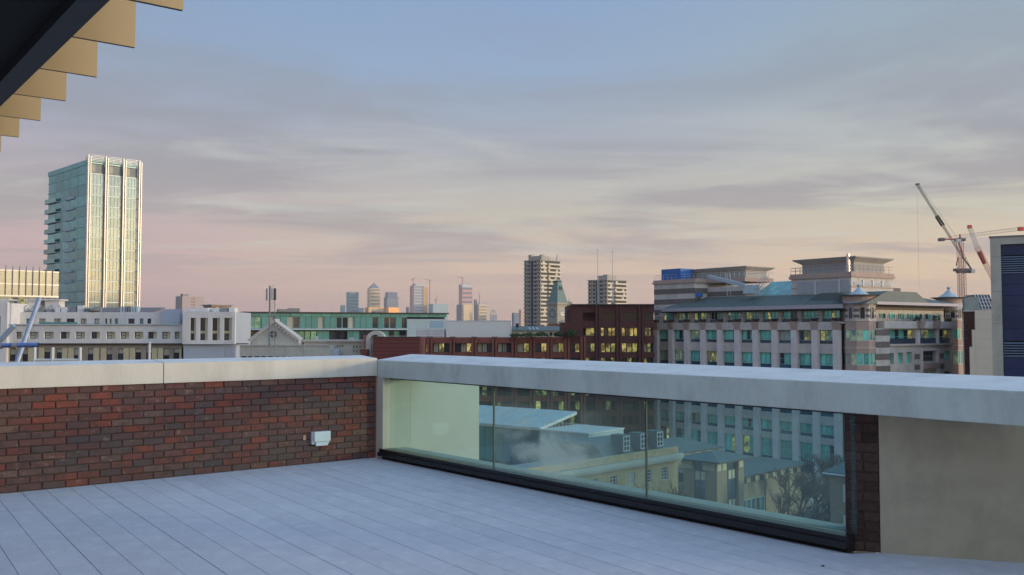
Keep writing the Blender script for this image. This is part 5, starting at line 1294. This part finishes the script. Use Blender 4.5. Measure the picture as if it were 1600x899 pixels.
# attic right
xs_a = v(1369)
part2('attic_wall', B(xs_a, xR, 1.6, 12, zt_b1-.1, zt_att), STONE)
xa = xs_a+.5; 
while xa < xR-2.2:
    window2(xa, xa+.95, zt_b1+.5, zt_att-.6, 1.55, pick((3, PWIN), (1, DARKG), (1, LITG)), FRAMEG, fw=.07); window2(xa+.97, xa+1.9, zt_b1+.5, zt_att-.6, 1.55, pick((3, PWIN), (1, DARKG)), FRAMEG, fw=.07); xa += 3.1
part2('fascia_band', B(xs_a-1, xR+1, -.9, .5, zz(476.5, 1385)+.0, zz(472, 1385)), LILAC); part2('eaves_soffit', B(xs_a-1, xR+1, -.8, 1.6, zz(477.2, 1385), zz(476.7, 1385)), DARK); part2('attic_lintel', B(xs_a, xR, 1.55, 1.9, zt_att, zz(477.3, 1385)), STONED)
zr2 = zz(456.5, 1380)
part2('slate_roof', MB().prism([(xs_a-2, -.85), (xR, -.85), (xR, 14), (xs_a-2, 14)], zz(472, 1385)+.003, zr2, 0, [(xs_a-2, 6), (xR-6, 6), (xR-6, 10), (xs_a-2, 10)]), SLATE)
rl = MB()
for k in range(34): rl.tube((xs_a+(xR-xs_a)*k/34, -.35, zt_b1), (xs_a+(xR-xs_a)*k/34, -.35, zt_b1+1.1), .03, k=3)
rl.tube((xs_a, -.35, zt_b1+1.1), (xR, -.35, zt_b1+1.1), .04, k=3); part2('roof_terrace_rail', rl, FRAMED)
for q, hgt in ((1432, 1.0), (1461, 1.1), (1480, .7)):
    mb = MB(); r_ = random.Random(int(q))
    for _ in range(70):
        c_ = Vector((v(q)+r_.uniform(-1, 1), -.2+r_.uniform(-.3, .3), zt_b1+r_.random()*hgt)); d1 = Vector((r_.uniform(-1,1), r_.uniform(-1,1), r_.uniform(-1,1))).normalized()*.14; d2 = d1.orthogonal().normalized()*.14; mb.quad(c_-d1-d2, c_+d1-d2, c_+d1+d2, c_-d1+d2)
    part2('terrace_plant', mb, LEAF)
turret(1483.5, 1470, 1507, 190.5, dict(w3b=569, w3t=548, w2b=530, w2t=514, att0=501, att1=481, fasc1=474, eav=464.5, ext=1.5, rc=.80))
part2('dark_roof_box', B(v(1424), v(1440), 6.5, 12, zr2-2, zz(447.5, 1430)+0), DARK); part2('roof_box', B(v(1440)+.01, v(1457), 6.5, 12, zr2-2, zz(447.5, 1430)), STONED)
# ---- brick stepped strip, cream building, glass roof behind
f = Fr(1506, 176, (.90, -.435))
bs = f.thing('stepped_brick_building', 'dark red brick building stepping down behind the right hand turret', 'building')
z_ = lambda py: f.z(1510, py)
part('upper_wall', B(0, f.u(1523), 0, 12, z_(515), z_(487)), BRICKD, bs); part('middle_wall', B(0, f.u(1518), .0, 12, z_(543), z_(515)-.003), BRICKD, bs); part('lower_wall', B(0, f.u(1514), 0, 12, 0, z_(543)-.003), BRICKD, bs)
part('coping', B(-.1, f.u(1525), -.2, 12, z_(487)+.002, z_(485.3)), STONE, bs)
for q in (516, 530, 545, 560): part('string_course', B(-.05, f.u(1512), -.08, -.002, z_(q), z_(q-.8)), STONED, bs)
f = Fr(1512, 168, (.90, -.435))
cb = f.thing('plain_cream_building', 'plain windowless cream rendered building between the turret and the navy clad block', 'building')
z_ = lambda py: f.z(1530, py)
CR = mat('cream_render', (.84,.74,.58), .85, var=.04, scale=.4)
mb = MB(); part('wall', B(f.u(1524), f.u(1570), 0, 14, 0, z_(485)), CR, cb); part('lower_wall', B(f.u(1514.5), f.u(1524)-.003, .05, 10, 0, z_(543)), CR, cb); part('step_wall', B(f.u(1519), f.u(1524)-.003, .05, 10, z_(543)+.003, z_(516)), CR, cb)
for q in range(6): part('render_joint', B(f.u(1524), f.u(1570), -.01, 0, z_(500+q*15)-.03, z_(500+q*15)+.03), mat('render_joint', (.66,.58,.46), .9), cb)
f = Fr(1508, 240, (1, 0))
gr = f.thing('glass_roofed_building', 'dark glass roof with a diagonal white grid above the cream building', 'building')
z_ = lambda py: f.z(1530, py)
part('wall', B(0, f.u(1556), 2, 14, 0, z_(478)), GREY, gr); part('side_roof', B(f.u(1508), f.u(1531), 0, 12, z_(487), z_(464)), mat('blue_green_sheet', (.20,.28,.29), .5, var=.2, scale=.5), gr)
part('glass_roof', MB().prism([(f.u(1531), 0), (f.u(1556), 0), (f.u(1556), 8), (f.u(1531), 8)], z_(484), z_(460), 0, [(f.u(1533), 3), (f.u(1556), 3), (f.u(1556), 8), (f.u(1533), 8)]), DARKG, gr)
gl_ = MB()
for k in range(6):
    t_ = k/5; xa, xb = f.u(1531+25*t_), f.u(1533+23*t_); gl_.tube((xa, -.1, z_(484)), (xb, 2.9, z_(460)), .1, k=4)
for k in range(5): t_ = k/4; gl_.tube((f.u(1531+2*t_), 3*t_-.1, z_(484-24*t_)), (f.u(1556), 3*t_-.1, z_(484-24*t_)), .09, k=4)
part('glazing_bars', gl_, FRAMEW, gr)
# ---- navy clad block at the right edge
f = Fr(1550, 96, (.872, -.49))
nv = f.thing('navy_clad_block', 'near office block with navy blue panels in a grey concrete frame at the right edge', 'building')
z_ = lambda py: f.z(1550, py); v_ = f.u
XE = v_(1550)+16
part('body', B(0.05, XE, .4, 12, 0, z_(371)), DARK, nv)
for a, b in ((371.6, 402), (402, 456), (456, 506), (506, 555), (555, 640), (640, 760)): part('concrete_pier', B(0, v_(1566.5), -.25, .39, z_(b)+.02, z_(a)), CONC, nv)
part('concrete_beam', B(v_(1566.5)+.003, XE, -.25, .39, z_(383), z_(371.6)), CONC, nv); part('roof_edge', B(-.1, XE, -.35, 12, z_(371.6)+.003, z_(369.8)), GREY, nv)
ys = [383.2, 400, 403.5, 407, 410.5, 414, 417.5, 421, 424.5, 428, 445, 462, 479, 496, 513, 533, 537, 541, 545, 549, 553, 557, 575, 595, 615, 640, 670, 700]
xw = (XE-v_(1566.5))/4
for a, b in zip(ys, ys[1:]):
    louv = b-a < 5
    for q in range(4):
        x0 = v_(1566.5)+.01+q*xw
        if louv: part('louvre_blade', MB().prism([(x0+.02, -.02), (x0+xw-.02, -.02), (x0+xw-.02, .3), (x0+.02, .3)], [z_(b)+.01]*2+[z_(b)+.06]*2, [z_(b)+.08]*2+[z_(b)+.15]*2), mat('louvre_blue', (.22,.32,.48), .4, metal=.3), nv)
        else: part('navy_panel', B(x0+.02, x0+xw-.02, .1, .38, z_(b)+.02, z_(a)-.01), NAVY, nv)
# ---- cranes
def lattice(mb, a, b, s, n, k=3, r=.06):
    a, b = Vector(a), Vector(b); d = (b-a).normalized(); up = Vector((0,0,1)) if abs(d.z) < .9 else Vector((0,1,0)); e1 = d.cross(up).normalized()*s; e2 = d.cross(e1).normalized()*s
    cs = [e1+e2, e1-e2, -e1-e2, -e1+e2]
    for c in cs: mb.tube(a+c, b+c, r, k=k)
    for i in range(n):
        p, q = a+(b-a)*i/n, a+(b-a)*(i+1)/n
        for j_ in range(4):
            c, e = cs[j_], cs[(j_+1) % 4]; mb.tube(p+c, q+e, r*.6, k=3, cap=False)
    return mb
f = Fr(1503, 350, (1, 0)); z_ = lambda py: f.z(1503, py); s_ = 350/F
cr = f.thing('hammerhead_crane', 'red and white tower crane with a long level jib reaching right behind the turret', 'crane', 'construction cranes on the right')
part('mast', lattice(MB(), (0, 0, 0), (0, 0, z_(373)), .85, 46, r=.09), mat('pink_red_steel', (.46,.19,.16), .5), cr)
part('slewing_head', B(-1.6, 1.6, -1.2, 1.2, z_(377), z_(373)), GREYP, cr); part('cab', B(-2.0, -.2, -1.4, 0, z_(379), z_(374)), FRAMEW, cr)
part('jib', lattice(MB(), (0, 0, z_(370)), (115*s_, 0, z_(355)), .55, 30, r=.06), WHITEP, cr)
part('counter_jib', MB().tube((0, 0, z_(373.5)), (-31*s_, 0, z_(374.5)), .35, k=4).tube((0, 0, z_(367)), (-28*s_, 0, z_(373)), .08, k=3), REDP, cr)
part('counterweight', B(-33*s_, -25.5*s_, -1, 1, z_(377), z_(372.3)), GREYP, cr); part('apex', MB().tube((0,0,z_(373)), (0,0,z_(366)), .5, .2, k=4), REDP, cr); part('jib_end', B(92*s_, 99*s_, -.7, .7, z_(361), z_(355)), mat('bright_red', (.8,.10,.08), .5), cr)
f = Fr(1505.5, 380, (1, 0)); z_ = lambda py: f.z(1505, py); s_ = 380/F
cr = f.thing('luffing_crane', 'tall grey luffing crane with its steep jib raised to the left against the sky', 'crane', 'construction cranes on the right')
P = lambda px, py: Vector(((px-1505.5)*s_, 0, z_(py)))
part('mast', lattice(MB(), (0, 0, 0), (0, 0, z_(402)), 1.0, 44, r=.09), mat('pink_red_steel', (.46,.19,.16), .5), cr)
part('slewing_platform', B(-3, 3, -1.6, 1.6, z_(424), z_(420)).box(-2, 2, -1.3, 1.3, z_(427), z_(424)), GREYP, cr)
part('jib', lattice(MB(), P(1508, 404), P(1437, 288), .32, 30, r=.075), GREYP, cr); part('jib_midsection', lattice(MB(), P(1477, 353), P(1467, 337.5), .5, 5, r=.2), FRAMED, cr)
part('jib_head', B(P(1435,287).x, P(1441,287).x, -.6, .6, z_(288.5), z_(287)), GREYP, cr)
part('counter_jib', MB().tube(P(1508, 404), P(1520, 421), .35, k=4).tube(P(1503, 385), P(1520, 421), .1, k=3), GREYP, cr); part('counterweight', B(P(1517,0).x, P(1523.5,0).x, -1.2, 1.2, z_(427), z_(421)), FRAMEW, cr)
part('a_frame', MB().tube(P(1508, 404), P(1499, 372), .3, k=4).tube(P(1496, 415), P(1500, 402), .25, k=4), REDP, cr)
part('tie_rope', MB().tube(P(1499, 373), P(1441, 289), .05, k=3), GREYP, cr); part('hoist_rope', MB().tube(P(1437, 289), P(1437.5, 452), .035, k=3), GREYP, cr)
f = Fr(1552, 330, (1, 0)); z_ = lambda py: f.z(1552, py); s_ = 330/F
cr = f.thing('red_luffing_crane', 'red luffing crane whose raised jib leans out from behind the navy clad block', 'crane', 'construction cranes on the right')
P = lambda px, py: Vector(((px-1552)*s_, 0, z_(py)))
part('mast', lattice(MB(), (2, 0, 0), (2, 0, z_(436)), .9, 40, r=.09), REDP, cr); part('jib', lattice(MB(), P(1554, 436), P(1529, 386), .6, 14, r=.08), REDP, cr); part('jib_tip_section', lattice(MB(), P(1529, 386), P(1519, 356), .5, 10, r=.07), WHITEP, cr)
part('jib_head', B(P(1516,0).x, P(1521,0).x, -.6, .6, z_(357), z_(352)), mat('bright_red', (.8,.10,.08), .5), cr); part('jib_heel', MB().tube(P(1533, 393), P(1541, 412), .75, k=5), REDP, cr); part('counter_jib', MB().tube(P(1554,436), P(1570,446), .4, k=4), REDP, cr); part('counterweight', B(P(1566,0).x, P(1574,0).x, -1, 1, z_(455), z_(446)), GREYP, cr)
# ================================================================== seen down through the glass
# ---- long pale roofed building
f = Fr(773, 124, (.78, -.626))
lr = f.thing('pale_roofed_building', 'long low building with pale sloping roof and blue glazed upper floor, through the glass', 'building')
PALE = mat('pale_roof_sheet', (.60,.63,.62), .6, var=.06, scale=.3, dirt=(.42,.45,.46), dscale=.2, damt=.4)
zr = f.z(773, 662); xm = f.u(843); xh = f.u(925); xl_ = -20.; K = 1.46
part('roof', MB().prism([(xl_, -.7), (xm+.6, -.7), (xm+.6, 7.3), (xl_, 7.3)], [zr-.35, zr-.35, zr+1.1, zr+1.1], [zr, zr, zr+1.5, zr+1.5]), PALE, lr)
part('upper_floor', B(xl_+.5, xm, 0, 6.8, zr-5.0, zr-.36), DARKG, lr)
for k in range(1, int((xm-xl_)/2.4)): part('roof_seam', MB().tube((xl_+k*2.4, -.7, zr+.02), (xl_+k*2.4, 7.3, zr+1.52), .04, k=3), PALE, lr)
n_ = 18; st = (xm-xl_-.5)/n_
for k in range(n_):
    x0 = xl_+.5+k*st
    part('blue_glass_panel', B(x0+.05, x0+st-.05, -.1, -.01, zr-4.8, zr-.5), pick((3, mat('azure_glass', (.06,.28,.42), .12, metal=.4, rand=.3)), (1, mat('green_azure_glass', (.08,.34,.33), .12, metal=.4))), lr)
zh = f.z(925, 678)
part('clad_hall', B(xm+.61, xh, -.8, 7.0, 0, zh), mat('blue_grey_cladding', (.40,.50,.56), .6, var=.05, scale=.3), lr)
part('hall_roof', B(xm+.61, xh+.1, -.95, 7.1, zh+.003, zh+.15), PALE, lr)
for k in range(6): part('cladding_joint', B(xh, xh+.03, -.7, 6.9, zh-1.2-k*1.1, zh-1.1-k*1.1), mat('pale_joint', (.72,.74,.72), .7), lr)
part('lower_building', B(xl_, xm+.6, .2, 6.8, 0, zr-5.01), mat('render_grey', (.46,.46,.41), .85, var=.1), lr)
part('lower_terrace_roof', B(xl_-1, xm, -7, -.81, zr-9.0, zr-8.6), PALE, lr); part('lower_terrace_wall', B(xl_-1, xm-.1, -6.8, -.85, 0, zr-9.01), YBRICK, lr)
part('roof_unit', B(f.u(757), f.u(763), -3.4, -1.8, zr-8.6, zr-5.4), FRAMEW, lr)
for k in range(3): part('roof_duct', MB().tube((xl_+12+k*3, -3+k*.6, zr-8.6), (xl_+12+k*3, -3+k*.6, zr-7.6), .3, k=8), GREY, lr)
part('duct_run', B(xl_+8, xm-1, -2.2, -1.8, zr-8.59, zr-8.1), GREY, lr)
rl = MB()
for k in range(14): rl.tube((xm+.6+(xh-xm-.8)*k/13, -.5, zh+.15), (xm+.6+(xh-xm-.8)*k/13, -.5, zh+1.1), .03, k=3)
rl.tube((xm+.6, -.5, zh+1.1), (xh-.2, -.5, zh+1.1), .03, k=3); part('roof_rail', rl, FRAMEW, lr)
# ---- georgian building
f = Fr(1057.5, 112, DR)
ge = f.thing('yellow_brick_building', 'yellow brick Georgian style building with white sash windows and a slate mansard, through the glass', 'building')
z = lambda py, px=1050, w=0: f.z(px, py, w)
xe = -44
zc = z(716); 
wz = [(z(748), z(728)), (z(748)-3.9, z(728)-3.9), (z(748)-7.8, z(728)-7.8)]
cols = [f.u(1037)]
k = 0; xs = []
x = f.u(1033); stp = abs(f.u(1033)-f.u(990))
while x > xe+1: xs.append(x); x -= 3.1
hs = [(x, x+1.15, max(.5, a), b) for x in xs for a, b in wz if b > 2]
part('front_wall', sheet(MB(), xe, 0, 0, zc, hs, 0, .4), YBRICK, ge); part('body', B(xe, 0, .41, 9, 0, zc), YBRICK, ge)
for a, b, c, d in hs: window(ge, a, b, c, d, .22, pick((3, DARKG), (1, BLIND)), FRAMEW, nx=2, ny=4, fw=.09)
part('cornice', B(xe-.2, .5, -.55, .2, zc+.002, zc+.45).box(xe-.1, .35, -.4, .2, zc-.25, zc+.0), mat('painted_cornice', (.58,.57,.48), .8, var=.05), ge)
part('parapet_brick', B(xe, .0, -.08, .25, zc+.5, zc+1.25), YBRICK, ge)
zm = zc+.46; zt = z(682.5, 1040, 2)
xm_ = f.u(956)
part('mansard', MB().prism([(xm_, .9), (-.3, .9), (-.3, 9), (xm_, 9)], zm, zt, 0, [(xm_, 2.4), (-1.6, 2.4), (-1.6, 7.6), (xm_, 7.6)]), SLATE, ge)
part('flat_roof', B(xe+.3, xm_-.01, .3, 6, zc+.46, zc+.6), GREY, ge)
for x in [q for q in xs if q > xm_+.2]:
    dm = part('dormer', B(x-.1, x+1.25, .75, 2.4, zm+.9, zm+2.75), SLATE, ge); 
    window(ge, x, x+1.15, zm+.95, zm+2.65, .72, DARKG, FRAMEW, nx=2, ny=3, fw=.12)
part('roof_light', MB().lathe(-1.2, 3, [(.18, zt), (.2, zt+.5)], 8), FRAMEW, ge)
part('dish', MB().lathe(xs[1], 4, [(.1, zt), (.5, zt+.5)], 8), GREY, ge)
# bollard light seen as a white spark is a lamp on the roof edge
lm_ = part('roof_lamp', MB().lathe(-1.7, 2.5, [(.06, zt+.0), (.13, zt+.12), (.05, zt+.25)], 8), mat('lamp_white', (.9,.9,.85), .4, emit=(1, .95, .85), es=4), ge)
# ---- hip roofed buff brick building
f = Fr(1118, 128, DR)
hb = f.thing('hip_roofed_building', 'buff brick building with grey hipped roofs and vertical window strips by the car park', 'building')
z = lambda py, px=1118, w=0: f.z(px, py, w)
w1 = f.u(1160); r = ray(1066, 515); n2 = f.d; tt = (f.O.x*n2.x+f.O.y*n2.y)/(r.x*n2.x+r.y*n2.y); dp = (tt*r.x-f.O.x)*f.n.x+(tt*r.y-f.O.y)*f.n.y
ze = z(724)
sx0, sx1 = f.u(1134), f.u(1151.5)
part('front_wall', B(0, sx0-.003, 0, .5, 0, ze).box(sx1+.003, w1, 0, .5, 0, ze), BBRICK, hb); part('body', B(.3, w1, .9, dp, 0, ze), BBRICK, hb)
y0_, y1_ = dp*.35, dp*.68
part('side_wall', B(-.0, .29, 0.503, y0_, 0, ze).box(0, .29, y1_, dp, 0, ze), BBRICK, hb)
hh = (ze)/8
PN = mat('pale_panel', (.62,.60,.46), .7, var=.05)
for k in range(8):
    for q in range(3):
        x0 = sx0+(sx1-sx0)*q/3; pale = k in (6, 3) and q > 0 or k == 0
        window(hb, x0, x0+(sx1-sx0)/3, ze-(8-k)*hh, ze-(7-k)*hh, .5, PN if pale else PBLUE, FRAMED, fw=.08, split=True)
    for q in range(2):
        yy = y1_-(y1_-y0_)*q/2; window(hb, .25, .25+(y1_-y0_)/2, ze-(8-k)*hh, ze-(7-k)*hh, yy, PN if k in (6, 3) else PBLUE, FRAMED, fw=.08, rot=(0, 0, R(-90)))
for a in (.12, sx0*.55): part('pale_panel', B(a, a+sx0*.36, -.04, -.002, ze-1.15, ze-.15), PN, hb)
for a in (.06, .2, .74, .86): part('pale_panel', B(-.04, -.002, dp*a, dp*a+1.1, ze-1.15, ze-.15), PN, hb)
part('pale_panel', B(sx1+.2, w1-.2, -.04, -.002, ze-1.15, ze-.15), PN, hb)
def hip(p, x0, x1, y0, y1, ze, zt, e, name='hipped_roof'):
    rx = min(x1-x0, y1-y0)/2; cx0, cx1 = (x0+rx, x1-rx) if x1-x0 > y1-y0 else ((x0+x1)/2-.05, (x0+x1)/2+.05); cy0, cy1 = ((y0+y1)/2-.05, (y0+y1)/2+.05) if x1-x0 > y1-y0 else (y0+rx, y1-rx)
    part(name, MB().prism([(x0-e, y0-e), (x1+e, y0-e), (x1+e, y1+e), (x0-e, y1+e)], ze, zt, 0, [(cx0, cy0), (cx1+.01, cy0), (cx1+.01, cy1+.01), (cx0, cy1+.01)]), SLATE, p)
    part('eaves', B(x0-e, x1+e, y0-e, y1+e, ze-.22, ze-.003), FRAMED, p)
hip(hb, 0, w1, 0, dp, ze+.225, z(703, 1120, dp/2), 1.1)
# wing to the right
xw0, xw1 = w1+.003, f.u(1256, 3)
zw = z(743, 1170, 3); 
part('wing_wall', B(xw0, xw1, 3, 11, 0, zw-1.1), BBRICK, hb); part('clerestory', B(xw0, xw1, 3.15, 11, zw-1.097, zw), FRAMED, hb)
nw = 9
for k in range(nw): part('clerestory_panel', B(xw0+.8+(xw1-xw0-1)*k/nw, xw0+.8+(xw1-xw0-1)*(k+.45)/nw, 3.05, 3.14, zw-1.05, zw-.12), PN, hb)
hip(hb, xw0+.9, xw1, 3, 11, zw+.225, z(720, 1200, 7), .9, 'wing_roof')
for k in range(3): part('downpipe', MB().tube((xw0+3.5+k*7, 2.9, 0), (xw0+3.5+k*7, 2.9, zw-.3), .06, k=5), FRAMED, hb)
for k in range(5): window(hb, xw0+4.2+k*1.25, xw0+5.3+k*1.25, zw-5.6, zw-3.4, 3.0, PBLUE, FRAMEG, fw=.08, nx=1)
rl_ = f.u(1262)
# ---- second hipped wing far left behind
f = Fr(1040, 150, DR)
hb2 = f.thing('rear_hipped_building', 'grey hipped roof building partly hidden between the yellow brick and buff brick buildings', 'building')
part('wall', B(-8, 14, 0, 9, 0, f.z(1070, 708)), BBRICK, hb2)
hip(hb2, -8, 14, 0, 9, f.z(1070, 708)+.23, f.z(1070, 690), .8)
for k in range(7): window(hb2, -7+k*3, -5.6+k*3, f.z(1070, 720), f.z(1070, 710), -.02, PBLUE, FRAMEW, fw=.08)
# ---- house at the right edge of the glass
f = Fr(1293, 95, DL)
ho = f.thing('brick_house', 'brown brick house with white gutter and pale windows at the right end of the glass', 'building')
zt = f.z(1293, 740)
part('wall', B(0, 24, 0, 8, 0, zt), BBRICK, ho); part('gutter', MB().tube((-.5, -.5, zt+.05), (24, -.5, zt+.05), .10, k=6), FRAMEW, ho)
hip(ho, 0, 24, 0, 8, zt+.23, zt+3.0, .5)
for k in range(6):
    for q in range(3): window(ho, f.u(1314)+k*3.2, f.u(1314)+1.2+k*3.2, zt-2.6-q*3.0, zt-.9-q*3.0, -.02, BLIND, FRAMEW, nx=2, ny=2, fw=.1)
# ---- car park, cars, trees
cp_c = pt(1235, 785, 150)
cpk = MB(); cpk.quad((36, 128, G+.03), (92, 128, G+.03), (92, 176, G+.03), (30, 176, G+.03)); tag(part('car_park', cpk, mat('car_park_tarmac', (.085,.085,.09), .85, var=.2, scale=.5)), kind='structure')
ln_ = MB()
for k in range(16): ln_.quad((40+k*2.6, 150, G+.036), (40.1+k*2.6, 150, G+.036), (40.1+k*2.6, 154.8, G+.036), (40+k*2.6, 154.8, G+.036))
tag(part('bay_markings', ln_, mat('line_paint', (.6,.6,.58), .7)), kind='structure')
grs = MB(); grs.quad((10, 90, G+.015), (70, 90, G+.015), (70, 127, G+.015), (10, 127, G+.015)); tag(part('lawn', grs, mat('lawn_grass', (.05,.075,.03), .95, var=.4, scale=1.2)), kind='structure')
GLC = mat('car_glass', (.02,.03,.035), .08, metal=.3); TYRE = mat('tyre', (.015,.015,.015), .85); LAMP = mat('car_lamp', (.6,.6,.58), .3)
def car(x, y, rz, col, lab, van=False):
    m = mat('paint_'+col[0], col[1], .3, metal=.3, spec=.6); t_ = thing('parked_car', lab, 'van' if van else 'car', (x, y, G+.036), rz, 'cars parked in the car park')
    prof = [(-2.1,.35),(-2.15,.75),(-1.75,.92),(-1.0,1.0),(-.45,1.42),(.9,1.45),(1.6,1.02),(2.1,.9),(2.15,.4)] if not van else [(-2.3,.35),(-2.35,.9),(-1.9,1.1),(-1.4,1.85),(-1.2,1.95),(2.2,1.95),(2.3,1.8),(2.3,.35)]
    def loft(pr, hw, top_in):
        mb = MB(); n = len(pr); zmax_ = max(p[1] for p in pr)
        for s_ in (-1, 1):
            for (a, b) in pr: mb.v.append((a, s_*(hw-(top_in if b > 1.05 else 0)), b))
        for i in range(n-1): mb.f.append((i, i+1, n+i+1, n+i)); mb.m.append(0)
        mb.f.append((n-1, 0, n, 2*n-1)); mb.m.append(0); mb.f.append(tuple(range(n))[::-1]); mb.m.append(0); mb.f.append(tuple(n+i for i in range(n))); mb.m.append(0)
        return mb
    part('body', loft(prof, .86, .14), m, t_)
    if not van: part('windows', loft([(-.88,1.06),(-.42,1.36),(.86,1.38),(1.4,1.06)], .78, 0) , GLC, t_); part('windscreen', MB().poly([(-.99,-.7,1.01),(-.47,-.62,1.415),(-.47,.62,1.415),(-.99,.7,1.01)]), GLC, t_, loc=(-.015, 0, .01))
    else: part('windscreen', MB().poly([(-1.88,-.7,1.15),(-1.42,-.62,1.80),(-1.42,.62,1.80),(-1.88,.7,1.15)]), GLC, t_, loc=(-.03, 0, .01))
    for sx in (-1.35, 1.35):
        for sy in (-.84, .84):
            wh = part('wheel', MB().tube((0, -.1, 0), (0, .1, 0), .32, k=12), TYRE, t_, loc=(sx, sy, .32)); part('rim', MB().tube((0, -.11, 0), (0, .11, 0), .18, k=8), GREY, wh)
    for sy in (-.6, .6): part('headlight', B(-2.18, -2.1, sy-.16, sy+.16, .62, .78), LAMP, t_)
    for sy in (-.7, .7): part('tail_light', B(2.1, 2.17, sy-.1, sy+.1, .68, .84), REDP, t_)
cl = [('white', (.7,.7,.7)), ('silver', (.4,.42,.44)), ('black', (.02,.02,.025)), ('blue', (.03,.07,.2)), ('red', (.3,.03,.03)), ('grey', (.15,.16,.17))]
for (q, py, c, rz, lb, vn) in ((1225, 766, 0, 95, 'white van parked beside the buff brick wing', True), (1247, 774, 1, 92, 'silver car parked right of the white van', False), (1262, 781, 2, 88, 'black car among the bare trees right of the silver car', False), (1224, 788, 3, 10, 'dark blue car in the near row of the car park', False), (1252, 795, 1, 5, 'pale silver car lowest in view through the glass', False), (1280, 789, 0, 12, 'white car nearest the brick house at the right', False), (1192, 776, 5, 95, 'grey car parked in front of the low strip windows', False), (1300, 777, 4, 92, 'dark red car behind the bare trees on the right', False)):
    k_ = (H-G)/(-ray(q, py).z); X_ = ray(q, py)*k_; car(X_.x, X_.y, R(rz), cl[c], lb, vn)
def tree(px, py, Y, h, label, seed, spread=.35, dens=1.0, group='bare winter trees by the car park'):
    r = random.Random(seed); p_ = pt(px, 515, Y); t_ = thing('bare_tree', label, 'tree', (p_.x, p_.y, G), r.uniform(0, 6), group)
    tr_, cr_ = MB(), MB()
    def grow(p, d, ln, rad, lv):
        n = 3; q = p
        for i in range(n):
            d = (d+Vector((r.uniform(-1,1), r.uniform(-1,1), r.uniform(-.4,.6)))*.13).normalized(); q2 = q+d*ln/n
            (tr_ if lv < 2 else cr_).tube(q, q2, rad*(1-.25*i/n), rad*(1-.25*(i+1)/n), k=6 if lv < 2 else 3, cap=False); q = q2
            if lv >= 1 and r.random() < .7:
                dd = (d+Vector((r.uniform(-1,1), r.uniform(-1,1), r.uniform(-.2,.8)))*.9).normalized()
                if lv < 5: grow(q, dd, ln*.55, rad*.45, max(lv+1, 3))
        if lv < 5:
            for _ in range(3 if lv < 2 else r.choice((2, 2, 3))):
                dd = (d+Vector((r.uniform(-1,1), r.uniform(-1,1), r.uniform(-.3,.7)))*(spread+.35)).normalized(); grow(q, dd, ln*r.uniform(.66, .82), rad*.62, lv+1)
    grow(Vector((0,0,0)), Vector((0,0,1)), h*.27, h*.022, 0)
    part('trunk', tr_, BARK, t_); part('crown', cr_, TWIG, t_)
for a in ((1022, 0, 100, 15, 'bare branching tree in front of the yellow brick building', 1), (985, 0, 100, 13, 'thin bare tree left of the branching tree before the yellow brick wall', 8), (1240, 0, 133, 10, 'bare tree at the end of the buff brick wing roof', 2), (1262, 0, 128, 11, 'broad bare tree over the parked cars', 3), (1284, 0, 120, 11, 'dense bare tree beside the brown brick house', 4), (1300, 0, 150, 12, 'bare tree behind the brown brick house', 5), (1213, 0, 130, 8, 'small bare tree in front of the buff wing downpipes', 6), (1150, 0, 118, 8, 'small bare tree at the foot of the vertical window strip', 7), (960, 0, 97, 12, 'bare tree left of the middle glass seam', 9), (1228, 0, 142, 10, 'slender bare tree between the wing roof end and the parked cars', 10), (1275, 0, 140, 12, 'tall bare tree nearly in front of the white car', 11), (1250, 0, 118, 8, 'low twiggy bare tree nearest the foot of the glass', 12), (1180, 0, 116, 7, 'low bare tree before the low strip windows', 13), (1305, 0, 118, 9, 'bare tree pressed against the dark pier edge', 14)): tree(*a)
# ---- evening haze
hz_m = bpy.data.materials.new('haze_air'); hz_m.use_nodes = True; n_ = hz_m.node_tree.nodes; n_.clear()
o_ = n_.new('ShaderNodeOutputMaterial'); pv = n_.new('ShaderNodeVolumePrincipled'); pv.inputs['Color'].default_value = (.92,.90,.93,1); pv.inputs['Density'].default_value = HAZE; pv.inputs['Anisotropy'].default_value = .2
hz_m.node_tree.links.new(pv.outputs[0], o_.inputs['Volume'])
if HAZE > 0: tag(part('haze', B(-8000, 8000, -2500, 9000, G-1, 245), hz_m), kind='stuff')
